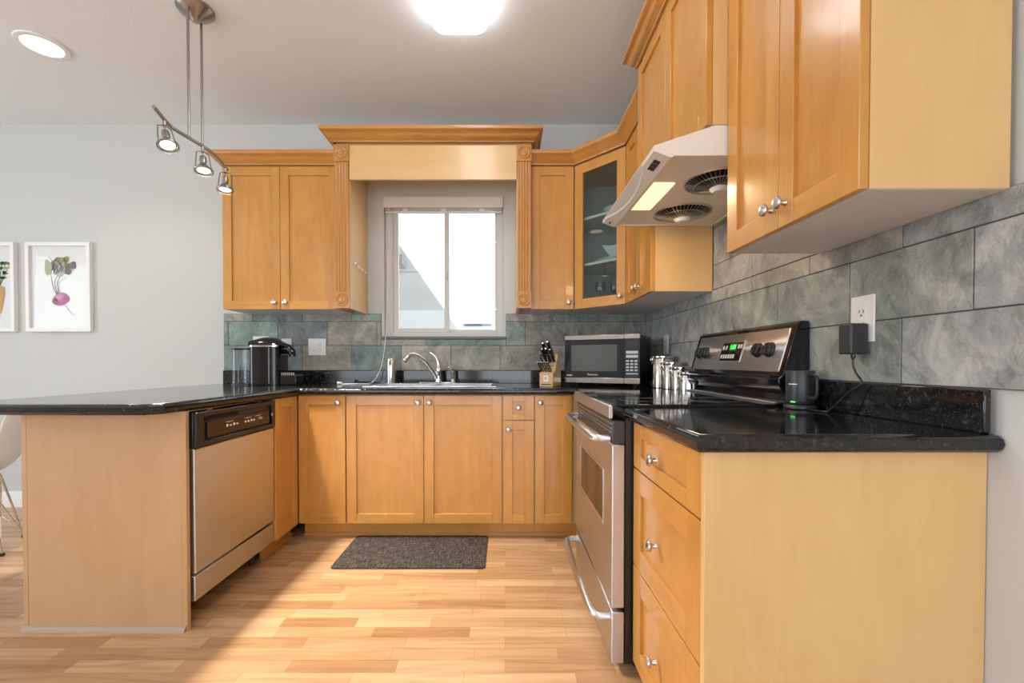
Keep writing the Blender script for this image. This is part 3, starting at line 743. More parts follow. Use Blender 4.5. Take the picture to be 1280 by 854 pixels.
for cx, cy in fans:
    g = MB()
    for rr, zz in ((fr, 0), (fr*.72, -.014)):
        g.tube([(cx + rr*math.cos(2*PI*k/32), cy + rr*math.sin(2*PI*k/32), zpl - .003 + zz) for k in range(32)], .0035 if rr == fr else .0016, 6, closed=True)
    for k in range(44):
        a = 2*PI*k/44; g.tube([(cx + r_*math.cos(a), cy + r_*math.sin(a), zpl - .003 - .026*(1 - (r_/fr)**2)) for r_ in (.03, .06, .095, fr)], .0021, 5)
    gg = part('fan_grille', g, nickel, c)
    part('grille_hub', MB().lathe([(.036, 0), (.034, -.008), (.024, -.018), (.001, -.021)], (cx, cy, zpl - .024), (0, 0, 1), 28), plastic_w, gg)
    bl = MB()
    for k in range(6):
        a = 2*PI*k/6
        for q in (0,):
            p = [Vector((r_*math.cos(a + tw), r_*math.sin(a + tw), h)) + Vector((cx, cy, zpl + .02)) for r_, tw, h in ((.03, 0, 0), (.11, -.1, -.004), (.11, .45, .02), (.03, .6, .02))]
            i = bl.addv(p + [v + Vector((0, 0, .002)) for v in p])
            for fc in ((0, 1, 2, 3), (7, 6, 5, 4), (0, 4, 5, 1), (1, 5, 6, 2), (2, 6, 7, 3), (3, 7, 4, 0)): bl.face([i + m for m in fc])
    bl.cyl((cx, cy, zpl - .002), (cx, cy, zpl + .045), .03)
    part('fan_blades', bl, dark_p, gg)
part('lamp_lens', MB().box(.556, .640, 1.695, 1.985, zpl - .006, zpl - .0005), hood_lamp, c, .002, label='glowing rectangular lamp lens')
lamp('hood_lamp', 'AREA', (.598, 1.84, zpl - .012), 2.5, (1, .76, .48), target=(.598, 1.84, 0), parent=None, shape='RECTANGLE', size=.08, size_y=.27)
part('grease_cup', MB().lathe([(.028, 0), (.026, -.02), (.016, -.028), (.001, -.029)], (.955, 1.86, zpl), (0, 0, 1), 24), plastic_w, c)

# ---------------------------------------------------------------- sink, tap, soap
c = thing('kitchen_sink', 'stainless steel drop-in sink set in the worktop below the window', 'sink', (-.46, 2.95, ZT))
sx0, sx1, sy0, sy1 = -.868, -.052, 2.712, 3.198
rim = MB()
for a in ((sx0, sx1, sy0, 2.755), (sx0, sx1, 3.085, sy1), (sx0, -.83, 2.755, 3.085), (-.09, sx1, 2.755, 3.085), (-.475, -.445, 2.755, 3.085)):
    rim.box(a[0], a[1], a[2], a[3], ZT + .0005, ZT + .007)
part('rim', rim, steel_x, c, .002)
for x0, x1 in ((-.829, -.476), (-.444, -.091)):
    b = MB(); t = .004; zb = ZT - .17
    b.box(x0, x0 + t, 2.756, 3.084, zb, ZT + .0004); b.box(x1 - t, x1, 2.756, 3.084, zb, ZT + .0004); b.box(x0 + t, x1 - t, 2.756, 2.76, zb, ZT + .0004); b.box(x0 + t, x1 - t, 3.08, 3.084, zb, ZT + .0004); b.box(x0 + t, x1 - t, 2.76, 3.08, zb, zb + t)
    bo = part('basin', b, steel_x, c)
    part('drain', MB().lathe([(.045, 0), (.043, .003), (.030, .003), (.028, .001), (.001, .001)], ((x0 + x1)/2, 2.92, zb + t), (0, 0, 1)), chrome, bo)
zr = ZT + .0072
c = thing('kitchen_faucet', 'chrome single-lever faucet with arched spout behind the sink', 'faucet', (-.468, 3.14, zr))
part('deck_plate', MB().lathe([(.030, 0), (.030, .006), (.026, .010), (.001, .010)], (-.47, 3.14, zr), (0, 0, 1), 32, sx=1).box(-.60, -.345, 3.118, 3.162, zr, zr + .007), chrome, c, .003)
part('body', MB().lathe([(.026, .010), (.024, .03), (.023, .075), (.025, .08), (.024, .10), (.019, .115), (.001, .117)], (-.468, 3.14, zr), (0, 0, 1)), chrome, c)
sp = [(-.478, 3.13, zr + .035), (-.505, 3.11, zr + .085), (-.545, 3.07, zr + .145), (-.585, 3.035, zr + .185), (-.615, 3.01, zr + .198), (-.645, 2.985, zr + .19), (-.662, 2.97, zr + .168), (-.668, 2.965, zr + .150)]
part('spout', MB().tube(sp, [.017, .015, .0135, .0125, .013, .015, .0165, .016], 14), chrome, c)
lv = [(-.466, 3.14, zr + .112), (-.470, 3.14, zr + .150), (-.486, 3.14, zr + .180), (-.510, 3.14, zr + .203), (-.530, 3.14, zr + .214)]
part('lever', MB().tube(lv, [.016, .012, .009, .008, .009], 12), chrome, c)
c = thing('side_sprayer', 'chrome side sprayer standing right of the faucet', 'sprayer', (-.366, 3.14, zr + .0072))
z = zr + .0075
part('holder', MB().lathe([(.019, 0), (.016, .010), (.013, .02), (.001, .021)], (-.366, 3.14, z), (0, 0, 1)), chrome, c)
part('spray_head', MB().tube([(-.366, 3.14, z + .021), (-.368, 3.14, z + .06), (-.372, 3.138, z + .088), (-.385, 3.13, z + .104), (-.402, 3.12, z + .100)], [.011, .013, .015, .015, .012], 14), chrome, c)
c = thing('soap_dispenser', 'tall brushed steel soap dispenser on the sink edge left of the faucet', 'soap dispenser', (-.80, 3.14, zr))
part('body', MB().lathe([(.033, 0), (.034, .004), (.034, .165), (.031, .172), (.001, .173)], (-.80, 3.14, zr), (0, 0, 1)), steel_z, c)
part('sensor_window', MB().box(-.806, -.794, 3.1045, 3.110, zr + .125, zr + .15), dark_p, c, .001)
part('nozzle', MB().box(-.808, -.792, 3.075, 3.115, zr + .155, zr + .168), steel_z, c, .003)

# ---------------------------------------------------------------- blind with cord
c = thing('window_blind', 'pale venetian blind pulled up to the top of the window', 'blind', ((WX0 + WX1)/2, YB + .015, WZ1 - .09))
part('head_rail', MB().box(WX0 + .004, WX1 - .004, YB - .018, YB + .032, 2.195, WZ1 - .003).box(WX0 + .002, WX1 - .002, YB - .0225, YB - .0185, 2.190, WZ1 + .0), blindm, c, .002)
sl = MB()
for i in range(5): sl.box(WX0 + .012, WX1 - .012, YB - .010, YB + .016, 2.189 - i*.0042, 2.1905 - i*.0042)
part('slats', sl, plastic_w, c)
part('bottom_rail', MB().box(WX0 + .012, WX1 - .012, YB - .011, YB + .017, 2.157, 2.167), plastic_w, c, .002)
for x in (-.73, -.45, -.17): part('ladder_clip', MB().box(x - .018, x + .018, YB - .0145, YB - .0105, 2.160, 2.186), plastic_w, c, .001)
cp = [(-.842, YB - .026, 2.19), (-.846, YB - .028, 1.9), (-.852, YB - .03, 1.6), (-.862, YB - .031, 1.40), (-.872, YB - .034, 1.22), (-.893, YB - .045, 1.06), (-.915, 3.19, .965), (-.945, 3.15, .9215), (-1.00, 3.11, .9165), (-1.06, 3.09, .9165), (-1.11, 3.075, .9165)]
def smooth(pts, n=5):
    P = [Vector(p) for p in pts]; out = []
    for i in range(len(P) - 1):
        p0, p1, p2, p3 = P[max(i-1, 0)], P[i], P[i+1], P[min(i+2, len(P)-1)]
        for k in range(n):
            t = k/n; out.append(.5*((2*p1) + (p2 - p0)*t + (2*p0 - 5*p1 + 4*p2 - p3)*t*t + (3*p1 - p0 - 3*p2 + p3)*t**3))
    return out + [P[-1]]
cd = MB().tube(smooth(cp), .0028, 6)
cd.tube(smooth([(-1.01, 3.11, .9165), (-1.045, 3.13, .9165), (-1.09, 3.12, .9165), (-1.125, 3.085, .9165), (-1.10, 3.05, .9165), (-1.05, 3.06, .9165), (-1.01, 3.09, .9165)]), .0025, 6)
pc = part('pull_cord', cd, cord_w, c)
part('tassel', MB().lathe([(.004, 0), (.008, .006), (.010, .032), (.001, .034)], (-1.125, 3.085, .9225), (-1, -.1, 0), 14), cord_w, pc)
part('tilt_wand', MB().cyl((-.822, YB - .026, 2.185), (-.820, YB - .026, 1.62), .0035, seg=8), clear, c)

# hooks on the inner side of the surround
for i in range(4):
    y = 2.945 + i*.075; z = 1.724 - i*.006
    mb = MB(); mb.lathe([(.011, 0), (.011, .003), (.001, .0035)], (-1.0075, y, z), (1, 0, 0), 16)
    mb.tube([(-1.005, y, z), (-.992, y, z - .004), (-.986, y, z - .014), (-.978, y, z - .006)], .0042, 8)
    solo('adhesive_hook', mb, nickel, ['small hook on the window surround side, nearest the fluted pilaster', 'second small hook from the pilaster on the surround side', 'third small hook from the pilaster on the surround side', 'small hook on the surround side, nearest the window wall'][i], 'hook', (-1.0075, y, z), group='hooks beside the window')

# ---------------------------------------------------------------- outlets
def outlet(label, M, w=.075, h=.122, kinds=('duplex',), group=None):
    loc = M.translation.copy()
    c = thing('wall_outlet', label, 'outlet', loc)
    pl = part('cover_plate', MB(M).box(-w/2, w/2, 0, .006, -h/2, h/2), plastic_w, c, .002)
    n = len(kinds)
    for i, k in enumerate(kinds):
        u = (i - (n - 1)/2) * .046
        rc = part('receptacle' if k == 'duplex' else 'rocker_switch', MB(M).box(u - .017, u + .017, -.002, .0, -.034, .034), plastic_w, pl, .001)
        if k == 'duplex':
            s = MB(M)
            for zc in (.018, -.018):
                s.box(u - .0085, u - .006, -.0026, -.002, zc - .001, zc + .008); s.box(u + .006, u + .0085, -.0026, -.002, zc - .001, zc + .008); s.cyl((u, -.0026, zc - .008), (u, -.002, zc - .008), .003, seg=10)
            part('slots', s, dark_p, rc)
        else:
            part('switch_line', MB(M).box(u - .010, u + .010, -.0024, -.002, -.028, -.0265), dark_p, rc)
    return c
def wallM_back(x, z): return frame_mat((x, YB - .0185, z), (1, 0))
def wallM_right(y, z): return frame_mat((XR - .0185, y, z), (0, -1))
outlet('white outlet plate on the slate behind the coffee machine', wallM_back(-1.598, 1.178))
outlet('wide white outlet plate with switch and sockets right of the coffee machine', wallM_back(-1.375, 1.178), .128, .122, ('switch', 'duplex'))
outlet('white plate peeking above the coffee machine lid', wallM_back(-1.785, 1.195), .116, .122, ('switch', 'switch'))
outlet('white outlet on the slate beside the range with a black adapter plugged in', wallM_right(1.283, 1.188), .083, .133)
outlet('white outlet plate in the corner between the microwave and the canisters', wallM_right(2.853, 1.178))
# charger
c = thing('power_adapter', 'black plug-in power adapter hanging in the outlet right of the range', 'charger', (.99, 1.278, 1.13))
part('brick', MB().box(.968, 1.0185, 1.254, 1.302, 1.087, 1.174), dark_p, c, .005, seg=3)
part('cable', MB().tube(smooth([(.993, 1.277, 1.088), (.993, 1.277, 1.06), (.997, 1.272, 1.035), (.998, 1.252, 1.005), (.985, 1.285, .975), (.975, 1.310, .945), (.965, 1.335, .9185), (.955, 1.36, .9165), (.950, 1.385, .9165), (.953, 1.406, .9165)]), [.006]*3 + [.0028]*43, 8), black_p, c)

# ---------------------------------------------------------------- mug on its charging coaster
mx, my = .960, 1.455
c = thing('charging_coaster', 'flat round black charging coaster under the mug', 'coaster', (mx, my, ZT))
part('plate', MB().lathe([(.043, 0), (.047, .003), (.047, .010), (.044, .013), (.001, .013)], (mx, my, ZT + .0005), (0, 0, 1), 40), dark_p, c)
c = thing('travel_mug', 'matte black mug with a green light on a coaster beside the range', 'mug', (mx, my, ZT + .0137))
zz = ZT + .014
part('body', MB().lathe([(.034, 0), (.038, .004), (.040, .012), (.041, .108), (.040, .1105), (.038, .108), (.037, .014), (.001, .012)], (mx, my, zz), (0, 0, 1), 44), mat('matte_black_coating', (.030, .031, .034), .36), c)
hv = Vector((.04, -.9992)); hp = lambda r_, z_: (mx + hv.x*r_, my + hv.y*r_, zz + z_)
part('handle', MB().tube(smooth([hp(.039, .094), hp(.066, .094), hp(.074, .085), hp(.074, .038), hp(.066, .026), hp(.039, .026)], 4), .0055, 10, flat=1.4), mat('matte_black_handle', (.02, .02, .022), .4), c)
dm = Vector((-mx, -my)).normalized(); ang = math.atan2(dm.y, dm.x) - .50
ML = Matrix.Translation((mx + .0412*math.cos(ang), my + .0412*math.sin(ang), 0)) @ Matrix.Rotation(ang + PI/2, 4, 'Z')
part('status_light', MB(ML).box(-.007, .007, -.0002, .002, zz + .0085, zz + .0115), green_led, c, label='small green light')
part('lettering', MB(ML).box(-.013, .013, -.0002, .001, zz + .066, zz + .0685), glyph, c)

# ---------------------------------------------------------------- canisters
def canister(x, y, r, h, label):
    c = thing('canister', label, 'canister', (x, y, ZT), group='steel canisters beside the range')
    z = ZT + .0005
    part('body', MB().lathe([(r - .004, 0), (r, .003), (r, h - .02), (r - .002, h - .017), (.001, h - .017)], (x, y, z), (0, 0, 1), 40), steel_can, c)
    ld = part('lid', MB().lathe([(r + .001, h - .0165), (r + .0025, h - .013), (r + .0025, h - .003), (r - .006, h), (r*.5, h + .001), (.001, h + .001)], (x, y, z), (0, 0, 1), 40), steel_can, c)
    a = R(200); ca, sa = math.cos(a), math.sin(a)
    def q(rr, dz, tw=0): return (x + rr*ca - tw*sa, y + rr*sa + tw*ca, z + dz)
    part('clamp', MB().tube(smooth([q(r + .003, h - .006, -.010), q(r + .011, h - .010, -.010), q(r + .013, h - .028, -.008), q(r + .003, h - .045, -.008), q(r + .003, h - .045, .008), q(r + .013, h - .028, .008), q(r + .011, h - .010, .010), q(r + .003, h - .006, .010)], 3), .0022, 7).box(0, 0, 0, 0, 0, 0) if False else
         MB().tube(smooth([q(r + .003, h - .006, -.010), q(r + .011, h - .010, -.010), q(r + .013, h - .028, -.008), q(r + .003, h - .045, -.008), q(r + .003, h - .045, .008), q(r + .013, h - .028, .008), q(r + .011, h - .010, .010), q(r + .003, h - .006, .010)], 3), .0022, 7), chrome, c)
    return c
steel_can = steel('polished_steel_can', (.72, .71, .70), .12, 2)
canister(.942, 2.680, .066, .190, 'tallest shiny steel canister, next to the microwave')
canister(.948, 2.550, .058, .154, 'second tallest shiny steel canister of the row')
canister(.952, 2.438, .053, .128, 'third tallest shiny steel canister of the row')
canister(.953, 2.330, .050, .102, 'smallest shiny steel canister, right next to the range')

# ---------------------------------------------------------------- microwave
ma = R(-28.5); mc = (.39, 2.93, ZT)
c = thing('microwave_oven', 'black microwave with steel trim standing angled in the counter corner', 'microwave', (.39, 2.93, ZT), ma)
MM = Matrix.Translation((.39, 2.93, ZT)) @ Matrix.Rotation(ma, 4, 'Z')
mw, mh, md, zf = .481, .325, .345, .022
part('case', MB(MM).box(.002, mw - .002, .022, md, zf, mh - .004), black_p, c, .004)
for u in (.04, mw - .04):
    for y in (.06, md - .05): part('foot', MB(MM).cyl((u, y, .0005), (u, y, zf), .014), rubber, c)
dwid = .385
dd = part('door', MB(MM).box(0, dwid, 0, .021, zf + .034, mh - .030), mat('microwave_front', (.022, .023, .025), .14), c, .002)
part('door_window', MB(MM).box(.045, dwid - .042, -.0012, .0, zf + .075, mh - .062), mat('microwave_window', (.16, .17, .175), .10, .5), dd)
part('lettering', textmesh('Panasonic', .017, MM @ Matrix.Translation((.188, -.0006, zf + .053)) @ UPR), glyph, dd)
part('badge', MB(MM).box(.014, .050, -.0007, 0, zf + .044, zf + .050), glyph, dd)
part('top_trim', MB(MM).box(0, dwid, -.004, .021, mh - .0295, mh).box(dwid + .001, mw, -.004, .021, mh - .0295, mh), steel_x, c, .003)
part('bottom_trim', MB(MM).box(0, dwid, -.004, .021, zf - .002, zf + .0335).box(dwid + .001, mw, -.004, .021, zf - .002, zf + .0335), steel_x, c, .003)
kp = part('keypad', MB(MM).box(dwid + .001, mw, 0, .021, zf + .034, mh - .030), black_p, c, .002)
part('display', MB(MM).box(dwid + .016, mw - .012, -.001, 0, mh - .072, mh - .040), mat('lcd_window', (.05, .07, .06), .1), kp)
ks = MB(MM)
for z in (.205, .180): ks.box(dwid + .013, mw - .011, -.0015, 0, z, z + .017)
for r_ in range(4):
    for k in range(3): ks.box(dwid + .013 + k*.0255, dwid + .031 + k*.0255, -.0015, 0, .155 - r_*.019, .166 - r_*.019)
ks.box(dwid + .013, mw - .011, -.0015, 0, .079, .086)
part('keys', ks, mat('key_grey', (.52, .53, .53), .4), kp)
part('door_button', MB(MM).box(dwid + .013, mw - .011, -.002, 0, .062, .076), dark_p, kp, .001)

# ---------------------------------------------------------------- knife block and knives
ka = R(-24); KO = (.212, 2.775, ZT + .0005)
KM = Matrix.Translation(KO) @ Matrix.Rotation(ka, 4, 'Z')
c = thing('knife_block', 'slanted beech knife block left of the microwave', 'knife block', KO, ka)
kp_ = [(0, 0), (.165, 0), (.170, .12), (.105, .205), (.040, .095), (0, .088)]
part('block', MB(KM).prism(kp_, 0, .088, lambda a, b, h: (h, a, b)), beech, c, .003)
lb = part('logo_label', MB(KM).box(.027, .057, -.0008, 0, .035, .070), glyph, c)
ml = MB(KM)
for u in (.036, .046): ml.cyl((u, -.0014, .061), (u, -.0008, .061), .003, seg=10).box(u - .0025, u + .0025, -.0014, -.0008, .044, .058)
part('logo_figures', ml, mat('logo_ink', (.25, .05, .05), .5), lb)
sl = MB(KM)
nrm = Vector((0, -.861, .509))
def onface(t): return (.040 + .065*t, .095 + .110*t)
for t, us in ((.30, (.030, .06)), (.55, (.022, .046, .07)), (.82, (.025, .06))):
    y, z = onface(t)
    for u in us: sl.box(u - .011, u + .011, y - .0015, y + .001, z - .002, z + .002)
part('slots', sl, recess_shade, c)
part('base_groove', MB(KM).box(.012, .076, -.0006, .0, .012, .018), recess_shade, c)
def knife(u, y, z, d, L, r, label, steel_end=True):
    d = Vector(d).normalized(); o = KM @ Vector((u, y, z))
    dwv = (KM.to_3x3() @ d)
    k = thing('kitchen_knife', label, 'knife', o, ka, group='knives in the block')
    mb = MB(); p = [o + dwv*(.004 + L*t) for t in (0, .12, .3, .55, .8, .95, 1)]
    part('handle', mb.tube(p, [r*.8, r*.95, r*1.05, r*.85, r*1.0, r*1.15, r*.8], 10, flat=.7), black_p, k)
    part('bolster', MB().cyl(o + dwv*.0005, o + dwv*.005, r*.95, seg=12), chrome, k)
    if steel_end: part('end_cap', MB().cyl(o + dwv*(L + .004), o + dwv*(L + .009), r*.75, r*.5, seg=12), chrome, k)
hd = (-.12, -.60, .80)
for i, (u, t, L, r) in enumerate(((.025, .82, .105, .0125), (.060, .82, .115, .0135), (.022, .55, .095, .0115), (.048, .55, .098, .012), (.072, .55, .090, .011))):
    y, z = onface(t)
    knife(u, y - .003, z + .002, hd, L, r, ['black-handled knife in the top row of the block, left slot', 'largest black-handled knife in the top row of the block, right slot', 'black-handled knife in the second row of the block, left slot', 'black-handled knife in the middle of the block\'s second row', 'black-handled knife in the second row of the block, right slot'][i])
y, z = onface(.26)
o = KM @ Vector((.040, y - .003, z + .002)); dwv = (KM.to_3x3() @ Vector(hd).normalized())
k = thing('kitchen_shears', 'black-handled kitchen shears in the middle of the knife block', 'scissors', o, ka)
side = KM.to_3x3() @ Vector((1, 0, 0))
for s_ in (-1, 1):
    cc = o + dwv*.062 + side*.016*s_
    part('handle_loop', MB().tube([cc + dwv*.030*math.cos(2*PI*q/20) + side*.013*math.sin(2*PI*q/20) for q in range(20)], .0045, 8, closed=True), black_p, k)
part('blades', MB().cyl(o + dwv*.001, o + dwv*.034, .006, seg=10), chrome, k)
LBL = ['leftmost steak knife in the front row of the block', 'second steak knife from the left in the block\'s front row', 'third steak knife from the left in the block\'s front row', 'third steak knife from the right in the block\'s front row', 'second steak knife from the right in the block\'s front row', 'rightmost steak knife in the front row of the block']
for i in range(6): knife(.012 + i*.0128, .012, .0905, (-.22, -.42, .88), .066, .0052, LBL[i])

# ---------------------------------------------------------------- coffee machine
cx, cy = -1.60, 3.02
c = thing('coffee_machine', 'black pod coffee machine with a clear water tank on the counter', 'coffee machine', (cx, cy, ZT))
zz = ZT + .0005
body = MB()
def rrect(x0, x1, y0, y1, r, z, n=5):
    out = []
    for (px, py, a0) in ((x1 - r, y0 + r, -90), (x1 - r, y1 - r, 0), (x0 + r, y1 - r, 90), (x0 + r, y0 + r, 180)):
        for k in range(n + 1): a = R(a0 + 90*k/n); out.append((px + r*math.cos(a), py + r*math.sin(a), z))
    return out
body.rings([rrect(cx - .09, cx + .105, cy - .085, cy + .085, .030, zz + h) for h in (0, .262)])
part('body', body, black_g, c, .003)
hd_ = MB()
rg_ = []
for t in range(13):
    a = t/12; x = cx - .092 + .232*a
    top = .272 + .050*math.sin(PI*min(1, .18 + .82*a))**.8 - (.045*max(0, a - .72)/.28)
    rg_.append([(x, cy - .082*(1 - .35*max(0, a - .6)), zz + .262), (x, cy - .070*(1 - .35*max(0, a - .6)), zz + (.262 + top)/2 + .008), (x, cy, zz + top), (x, cy + .070*(1 - .35*max(0, a - .6)), zz + (.262 + top)/2 + .008), (x, cy + .082*(1 - .35*max(0, a - .6)), zz + .262)])
part('lid', hd_.rings(rg_), black_g, c, angle=60)
part('lid_band', MB().rings([rrect(cx - .094, cx + .110, cy - .088, cy + .088, .032, zz + h) for h in (.254, .264)]), chrome, c)
part('spout_head', MB().tube(smooth([(cx + .10, cy, zz + .245), (cx + .135, cy, zz + .24), (cx + .160, cy, zz + .215), (cx + .165, cy, zz + .19)], 4), [.034]*5 + [.028]*4 + [.022]*4, 16), black_g, c)
part('side_stripe', MB().box(cx + .045, cx + .052, cy - .0865, cy - .0845, zz + .01, zz + .25).box(cx + .085, cx + .090, cy - .0865, cy - .0845, zz + .01, zz + .25), steel_z, c)
tray = part('drip_tray', MB().box(cx + .106, cx + .215, cy - .06, cy + .06, zz, zz + .066), black_g, c, .006, seg=3)
gr = MB()
for i in range(7): gr.box(cx + .118 + i*.013, cx + .126 + i*.013, cy - .062, cy - .0605, zz + .0665, zz + .084).box(cx + .118 + i*.013, cx + .126 + i*.013, cy - .0605, cy + .055, zz + .0665, zz + .074)
part('drip_grid', gr, chrome, tray)
tk = MB(); tx = cx - .160
tk.rings([rrect(tx - .062, tx + .062, cy - .06, cy + .06, .03, zz + h) for h in (.012, .235)])
t_ = part('water_tank', tk, tank_m, c, label='clear water tank')
part('tank_lid', MB().rings([rrect(tx - .064, tx + .066, cy - .062, cy + .062, .031, zz + h) for h in (.2355, .246)]), black_g, t_, .002)
part('tank_base', MB().rings([rrect(tx - .066, tx + .068, cy - .064, cy + .064, .031, zz + h) for h in (0, .0115)]), black_p, t_)
part('tank_insert', MB().rings([rrect(tx - .030, tx + .056, cy - .04, cy + .04, .012, zz + h) for h in (.0125, .125)]), tank_m, t_)

# ---------------------------------------------------------------- dishes behind the glass
def bowl(x, y, z, r, h, label, square=False):
    mb = MB(); rs = []
    for rr, hh in ((.30, 0), (.38, .0), (.55, .25), (.80, .65), (1.0, 1.0), (.97, 1.0), (.76, .66), (.50, .28), (.05, .14)):
        ring = []
        for k in range(32):
            a = 2*PI*k/32 + R(45); f_ = 1.0
            if square: f_ = 1/max(abs(math.cos(a - R(45))), abs(math.sin(a - R(45))))**.75
            lift = .018*(f_ - 1)/.3*hh if square else 0
            ring.append((x + r*rr*f_*math.cos(a), y + r*rr*f_*math.sin(a), z + h*hh + lift))
        rs.append(ring)
    mb.rings(rs)
    return solo('serving_bowl', mb, ceramic, label, 'bowl', (x, y, z), angle=40)
bowl(.76, 2.95, SH2 + .0008, .115, .055, 'shallow white bowl on the top shelf of the glass cabinet')
pm = MB().lathe([(.07, 0), (.075, .003), (.14, .018), (.142, .021), (.138, .021), (.072, .007), (.001, .006)], (.74, 2.96, SH1 + .0008), (0, 0, 1), 40)
solo('dinner_plate', pm, ceramic, 'white plate under the square bowl on the middle shelf', 'plate', (.74, 2.96, SH1 + .0008))
bowl(.765, 2.95, SH1 + .0085, .10, .095, 'deep square white bowl on the middle shelf of the glass cabinet', True)
for i, (x, y) in enumerate(((.63, 2.965), (.72, 2.93), (.80, 2.87))):
    g = MB(); z = ZU + .0168
    g.lathe([(.033, 0), (.031, .003), (.006, .006), (.0035, .012), (.0035, .075), (.008, .082), (.030, .10), (.036, .13), (.030, .165), (.029, .165), (.034, .13), (.028, .102), (.004, .086)], (x, y, z), (0, 0, 1), 28, cap=False)
    solo('wine_glass', g, clear, ['leftmost wine glass on the cabinet floor behind the glass', 'middle wine glass on the cabinet floor behind the glass', 'rightmost wine glass on the cabinet floor behind the glass'][i], 'glass', (x, y, z), group='wine glasses in the corner cabinet')

# ---------------------------------------------------------------- floor mat
c = MB(); ring = []
c.rings([rrect(-.905, -.105, 2.285, 2.715, .02, h) for h in (.0008, .008)])
rm = solo('floor_mat', c, rug_m, 'dark brown woven kitchen mat on the floor in front of the sink', 'mat', (-.5, 2.5, 0), .003)

# ---------------------------------------------------------------- framed prints
def blob(mb, pts, y, mi): 
    i = mb.addv([(x, y, z) for x, z in pts]); n = len(pts)
    j = mb.addv([(x, y + .0003, z) for x, z in pts])
    mb.face([i + k for k in range(n)], mi); mb.face([j + k for k in range(n)][::-1], mi)
    for k in range(n): mb.face([i + k, i + (k+1) % n, j + (k+1) % n, j + k], mi)
def stroke(mb, pts, w, y, mi):
    P = smooth([(x, 0, z) for x, z in pts], 5); L = []; Rr = []
    for q in range(len(P)):
        a, b = P[max(q-1, 0)], P[min(q+1, len(P)-1)]; t = (b - a).normalized(); n = Vector((-t.z, 0, t.x)); ww = w*(1 - .6*q/len(P))
        L.append(P[q] + n*ww); Rr.append(P[q] - n*ww)
    i = mb.addv([(p.x, y, p.z) for p in L] + [(p.x, y, p.z) for p in Rr]); m = len(P)
    for q in range(m - 1): mb.face([i + q, i + q + 1, i + m + q + 1, i + m + q], mi)
inks = [mat('ink_magenta', (.42, .06, .22), .6), mat('ink_plum', (.20, .03, .10), .6), mat('ink_brown', (.13, .075, .05), .6), mat('ink_olive', (.42, .36, .14), .6), mat('ink_sage', (.36, .40, .27), .6), mat('ink_pink', (.60, .22, .42), .6), mat('ink_orange', (.62, .36, .13), .6), mat('ink_leaf', (.10, .17, .07), .6), mat('ink_grey', (.45, .45, .43), .6)]
def picture(label, x0, x1, z0, z1, draw):
    c = thing('picture_frame', label, 'picture', ((x0 + x1)/2, YB, (z0 + z1)/2))
    ft = .027; ya, yb = YB - .032, YB - .001; fm = MB()
    fm.box(x0, x0 + ft, ya, yb, z0, z1); fm.box(x1 - ft, x1, ya, yb, z0, z1); fm.box(x0 + ft, x1 - ft, ya, yb, z0, z0 + ft); fm.box(x0 + ft, x1 - ft, ya, yb, z1 - ft, z1)
    part('frame', fm, white, c, .0015)
    pp = part('print', MB().box(x0 + ft, x1 - ft, YB - .014, YB - .006, z0 + ft, z1 - ft), paper, c)
    mb = MB(); draw(mb, (x0 + x1)/2, (z0 + z1)/2, YB - .0146)
    part('drawing', mb, inks, pp)
    part('glazing', MB().box(x0 + ft, x1 - ft, YB - .021, YB - .019, z0 + ft, z1 - ft), glaze, c)
def wob(cx, cz, rx, rz, sd, amp=.12, n=26, rot=0):
    rnd = random.Random(sd); ph = [rnd.uniform(0, 6.28) for _ in range(4)]; out = []
    for k in range(n):
        a = 2*PI*k/n; f_ = 1 + amp*sum(math.sin((q + 2)*a + ph[q])/(q + 1) for q in range(4))
        x, z = rx*f_*math.cos(a), rz*f_*math.sin(a)
        out.append((cx + x*math.cos(rot) - z*math.sin(rot), cz + x*math.sin(rot) + z*math.cos(rot)))
    return out
def beet(mb, cx, cz, y):
    for i, (dx, top, lean) in enumerate(((-.055, .10, -.03), (-.035, .09, .01), (-.015, .085, .02), (.0, .075, .06))):
        stroke(mb, [(cx - .022 + i*.008, cz - .05), (cx + dx*.8, cz - .01), (cx + dx, cz + .04), (cx + dx*.6 + lean, cz + top)], .0045, y - .0000, (1, 2, 1, 8)[i])
    for i, (dx, dz, rx, rz, mi, rot) in enumerate(((-.085, .150, .026, .05, 3, .3), (-.055, .165, .020, .045, 4, -.1), (.0, .185, .052, .042, 3, .2), (.025, .150, .055, .040, 4, .0), (-.005, .120, .040, .028, 8, .3), (.085, .165, .038, .030, 2, .5), (.062, .125, .030, .016, 2, .3), (.050, .200, .026, .03, 3, -.4))):
        blob(mb, wob(cx + dx, cz + dz - .01, rx, rz, 20 + i, .26, 44, rot), y - .0004*(i + 1), mi)
    for i in range(16):
        rnd = random.Random(i); a = (cx + rnd.uniform(-.07, .08), cz + rnd.uniform(.09, .13))
        stroke(mb, [a, (a[0] + rnd.uniform(-.02, .03), a[1] + .04), (a[0] + rnd.uniform(-.04, .05), a[1] + .09)], .003, y - .005, (2, 1, 7)[i % 3])
    blob(mb, wob(cx + .008, cz - .088, .062, .048, 3, .05, 36, .25), y - .001, 0)
    blob(mb, wob(cx - .005, cz - .073, .034, .024, 4, .10, 24, .4), y - .002, 5)
    blob(mb, wob(cx - .030, cz - .10, .02, .02, 6, .10, 20, .4), y - .002, 1)
    stroke(mb, [(cx + .035, cz - .125), (cx + .06, cz - .16), (cx + .09, cz - .195), (cx + .125, cz - .205)], .004, y - .001, 8)
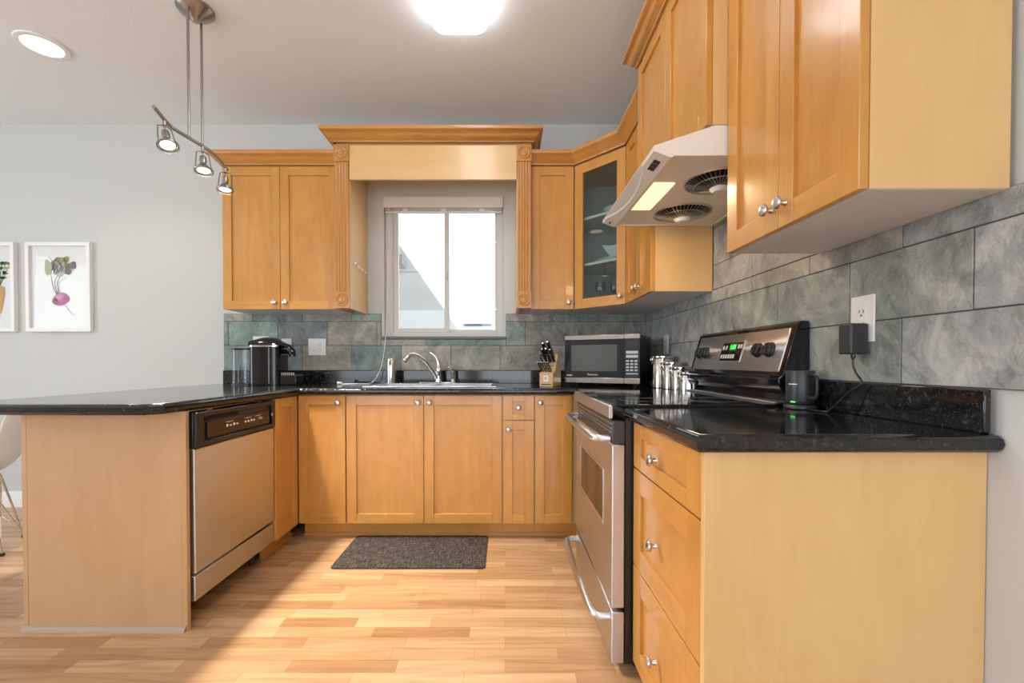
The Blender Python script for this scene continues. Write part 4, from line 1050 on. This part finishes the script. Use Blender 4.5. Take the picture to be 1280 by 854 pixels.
def carrot(mb, cx, cz, y):
    for i in range(6):
        rnd = random.Random(40 + i); dx = -.07 + i*.03
        stroke(mb, [(cx + .02, cz + .0), (cx + dx*.5 + .02, cz + .08), (cx + dx + .02, cz + .16 + rnd.uniform(0, .05))], .004, y, 7)
        for q in range(4): blob(mb, wob(cx + dx*(.5 + q*.17) + .02 + rnd.uniform(-.02, .02), cz + .07 + q*.035, .016, .012, 60 + i*5 + q, .25, 14), y - .0005*(q + 1), 7 if q % 2 else 4)
    blob(mb, [(cx - .01, cz + .005), (cx + .03, cz + .012), (cx + .060, cz - .0), (cx + .062, cz - .05), (cx + .05, cz - .11), (cx + .038, cz - .17), (cx + .030, cz - .20), (cx + .018, cz - .15), (cx + .0, cz - .08), (cx - .012, cz - .03)], y - .003, 6)
picture('white framed print of a purple beetroot on the pale wall', -3.488, -3.017, 1.289, 1.938, beet)
picture('white framed print of an orange carrot, cut by the left photo edge', -4.04, -3.569, 1.289, 1.938, lambda m, a, b, y: carrot(m, a + .09, b, y))

# ---------------------------------------------------------------- shell chair
ca = R(32); CO = (-3.0, 2.48, 0); CM = Matrix.Translation(CO) @ Matrix.Rotation(ca, 4, 'Z')
c = thing('shell_chair', 'white moulded shell chair on wire legs behind the peninsula', 'chair', CO, ca)
rs = []   # back is on local +x
pr = [(-.235, .435), (-.20, .448), (-.10, .435), (.0, .425), (.08, .427), (.15, .45), (.19, .50), (.215, .57), (.235, .66), (.25, .74), (.262, .80), (.266, .815)]
wds = [.19, .215, .225, .225, .215, .205, .20, .20, .195, .18, .15, .11]
top, bot = [], []
for (x, z), w in zip(pr, wds):
    top.append([(x - .05*(abs(v)**2.2)*(1 if z > .5 else .3), v*w, z + .055*abs(v)**2.4*(1 if z < .5 else .2)) for v in [q/8 - 1 for q in range(17)]])
sh = MB(CM); n = 17
i = sh.addv([p for r_ in top for p in r_])
for a in range(len(top) - 1):
    for k in range(n - 1): sh.face([i + a*n + k, i + a*n + k + 1, i + (a+1)*n + k + 1, i + (a+1)*n + k])
so = part('shell', sh, chair_shell, c, angle=180)
sm = so.modifiers.new('thick', 'SOLIDIFY'); sm.thickness = .007; ss = so.modifiers.new('round', 'SUBSURF'); ss.levels = 1; ss.render_levels = 2
feet = [(.18, .155), (.18, -.155), (-.20, .17), (-.20, -.17)]; tops = [(.10, .10), (.10, -.10), (-.12, .10), (-.12, -.10)]
for (fx, fy), (tx, ty) in zip(feet, tops):
    lg = part('leg', MB(CM).cyl((fx, fy, .012), (tx, ty, .412), .0055, seg=10), chrome, c)
    part('foot_glide', MB(CM).cyl((fx, fy, .0005), (fx, fy, .016), .010, seg=14), rubber, lg)
def lerp(a, b, t): return tuple(p + (q - p)*t for p, q in zip(a, b))
L3 = [((*f_, .012), (*t_, .412)) for f_, t_ in zip(feet, tops)]
bs = MB(CM)
for a, b in ((0, 1), (2, 3), (0, 2), (1, 3)):
    bs.cyl(lerp(*L3[a], .12), lerp(*L3[b], .95), .004, seg=8); bs.cyl(lerp(*L3[b], .12), lerp(*L3[a], .95), .004, seg=8)
for a, b in ((0, 1), (2, 3), (0, 2), (1, 3)): bs.cyl(L3[a][1], L3[b][1], .005, seg=8)
part('wire_bracing', bs, chrome, c)

# ---------------------------------------------------------------- lights in the room
c = thing('ceiling_light', 'bright rectangular fluorescent light on the kitchen ceiling', 'ceiling light', (-.235, 1.76, HC))
fx0, fx1, fy0, fy1 = -.362, -.088, 1.05, 2.30
part('base_tray', MB().box(fx0 + .02, fx1 - .02, fy0 + .02, fy1 - .02, HC - .02, HC - .0005), white, c)
part('diffuser', MB().rings([rrect(fx0 + i_, fx1 - i_, fy0 + i_, fy1 - i_, .05, HC - h, 6) for i_, h in ((.004, .0205), (0, .03), (0, .055), (.012, .075), (.035, .084))]), lamp_white, c, angle=50)

nick2 = mat('dark_brushed_nickel', (.36, .35, .33), .3, 1)
# track light over the peninsula
TZ = 2.15; tx, ty = -1.525, 2.22
c = thing('track_light', 'brushed nickel three-spot track light hanging over the peninsula', 'pendant light', (tx, ty, HC))
part('canopy', MB().lathe([(.082, -.0005), (.082, -.010), (.070, -.024), (.035, -.042), (.016, -.062), (.012, -.066), (.001, -.066)], (tx + .005, ty, HC), (0, 0, 1), 40), nick2, c)
for x, y in ((-1.520, 2.165), (-1.530, 2.275)): part('suspension_rod', MB().cyl((x, y, TZ), (x, y, HC - .03), .006, seg=12), nick2, c)
bar = smooth([(-1.493, 1.915, TZ), (-1.520, 2.00, TZ), (-1.540, 2.08, TZ), (-1.530, 2.18, TZ), (-1.518, 2.28, TZ), (-1.524, 2.38, TZ), (-1.548, 2.47, TZ), (-1.565, 2.535, TZ)], 5)
part('curved_bar', MB().tube(bar, .0085, 12, flat=.8), nick2, c)
def bar_at(y): return min(bar, key=lambda p: abs(p.y - y))
for i, (y, tilt) in enumerate(((2.015, (.30, -.18)), (2.265, (.12, -.10)), (2.505, (.02, -.06)))):
    p = bar_at(y); ax = Vector((tilt[0], tilt[1], -1)).normalized()
    st = part('spot_stem', MB().cyl((p.x, p.y, TZ - .004), (p.x, p.y, TZ - .035), .007, seg=12), nick2, c)
    o = Vector((p.x, p.y, TZ - .035))
    hd_ = part('lamp_socket', MB().lathe([(.006, 0), (.014, .008), (.016, .03), (.013, .045), (.020, .055), (.032, .070), (.036, .078)], o + ax*.012, ax, 24), nick2, st)
    cg = MB(); q = ax.to_track_quat('Z', 'Y')
    for s_ in (-1, 1):
        cg.tube([o + q @ Vector(v) for v in ((s_*.026, 0, .0), (s_*.030, 0, .03), (s_*.036, 0, .095))], .0028, 8)
    cg.tube([o + q @ Vector(v) for v in ((-.026, 0, 0), (0, .012, -.004), (.026, 0, 0))], .0028, 8)
    cg.tube([o + ax*.092 + q @ Vector((.038*math.cos(2*PI*k/28), .038*math.sin(2*PI*k/28), 0)) for k in range(28)], .0045, 8, closed=True)
    part('lamp_cage', cg, nick2, st)
    part('glass_shade', MB().lathe([(.042, 0), (.043, .020), (.043, .026), (.040, .026), (.040, .002)], o + ax*.078, ax, 28, cap=False), clear, st)
    part('bulb', MB().lathe([(.001, 0), (.024, .001), (.028, .006), (.028, .010), (.001, .012)], o + ax*.083, ax, 24), bulb, st, label='glowing bulb')
    lo = o + ax*.105
    lamp('spot_lamp', 'SPOT', lo, 90, (1, .92, .80), target=lo + ax*1.0 + Vector((.06, -.14, 0)), spot_size=R(116), spot_blend=.9, shadow_soft_size=.03)

# recessed downlight over the dining side
c = thing('recessed_downlight', 'lit round recessed downlight in the ceiling at the upper left', 'downlight', (-2.53, 2.47, HC))
part('trim_ring', MB().lathe([(.115, -.0005), (.112, -.008), (.088, -.010), (.085, -.0005)], (-2.53, 2.47, HC), (0, 0, 1), 40, cap=False), white, c)
part('lens', MB().lathe([(.085, -.004), (.001, -.0045)], (-2.53, 2.47, HC), (0, 0, 1), 40), mat('warm_lens', (1, .9, .75), .5, emit=3, ecol=(1, .88, .68)), c)
lamp('downlight_lamp', 'SPOT', (-2.53, 2.47, HC - .03), 14, (1, .86, .66), target=(-2.53, 2.47, 0), spot_size=R(120), spot_blend=.5, shadow_soft_size=.08)

# ---------------------------------------------------------------- the house next door, seen through the window
NY = 6.2
c = thing('neighbour_house', 'white stucco house wall seen through the kitchen window', 'house', (-.5, NY, -3))
part('wall', MB().box(-7, 6, NY, NY + .3, -3, 8), stucco, c)
part('joint_line', MB().box(-7, 6, NY - .004, NY, 2.305, 2.325), mat('stucco_joint', (.62, .62, .62), .9), c)
wn = part('window_trim', MB().box(-.66, -.10, NY - .05, NY, 1.60, 1.66).box(-.64, -.58, NY - .03, NY, .6, 1.60).box(-.19, -.13, NY - .03, NY, .6, 1.60), stucco, c)
part('window_pane', MB().box(-.58, -.19, NY - .008, NY, .6, 1.60), mat('outdoor_glass', (.30, .35, .38), .1), wn)
part('wall_vent', MB().box(-1.42, -1.20, NY - .10, NY, 1.50, 1.57).box(-1.38, -1.24, NY - .07, NY, 1.3, 1.50), stucco, c)
part('wall_lantern', MB().box(-1.46, -1.38, NY - .12, NY, 2.36, 2.40).cyl((-1.42, NY - .07, 2.40), (-1.42, NY - .07, 2.52), .035, .02).box(-1.44, -1.40, NY - .09, NY, 2.50, 2.54), mat('lantern_grey', (.45, .45, .46), .5), c)
struct('trim_3', MB().box(-9, 8, YB + .17, 12, -3.1, -3.0), mat('paving', (.5, .5, .48), .9))
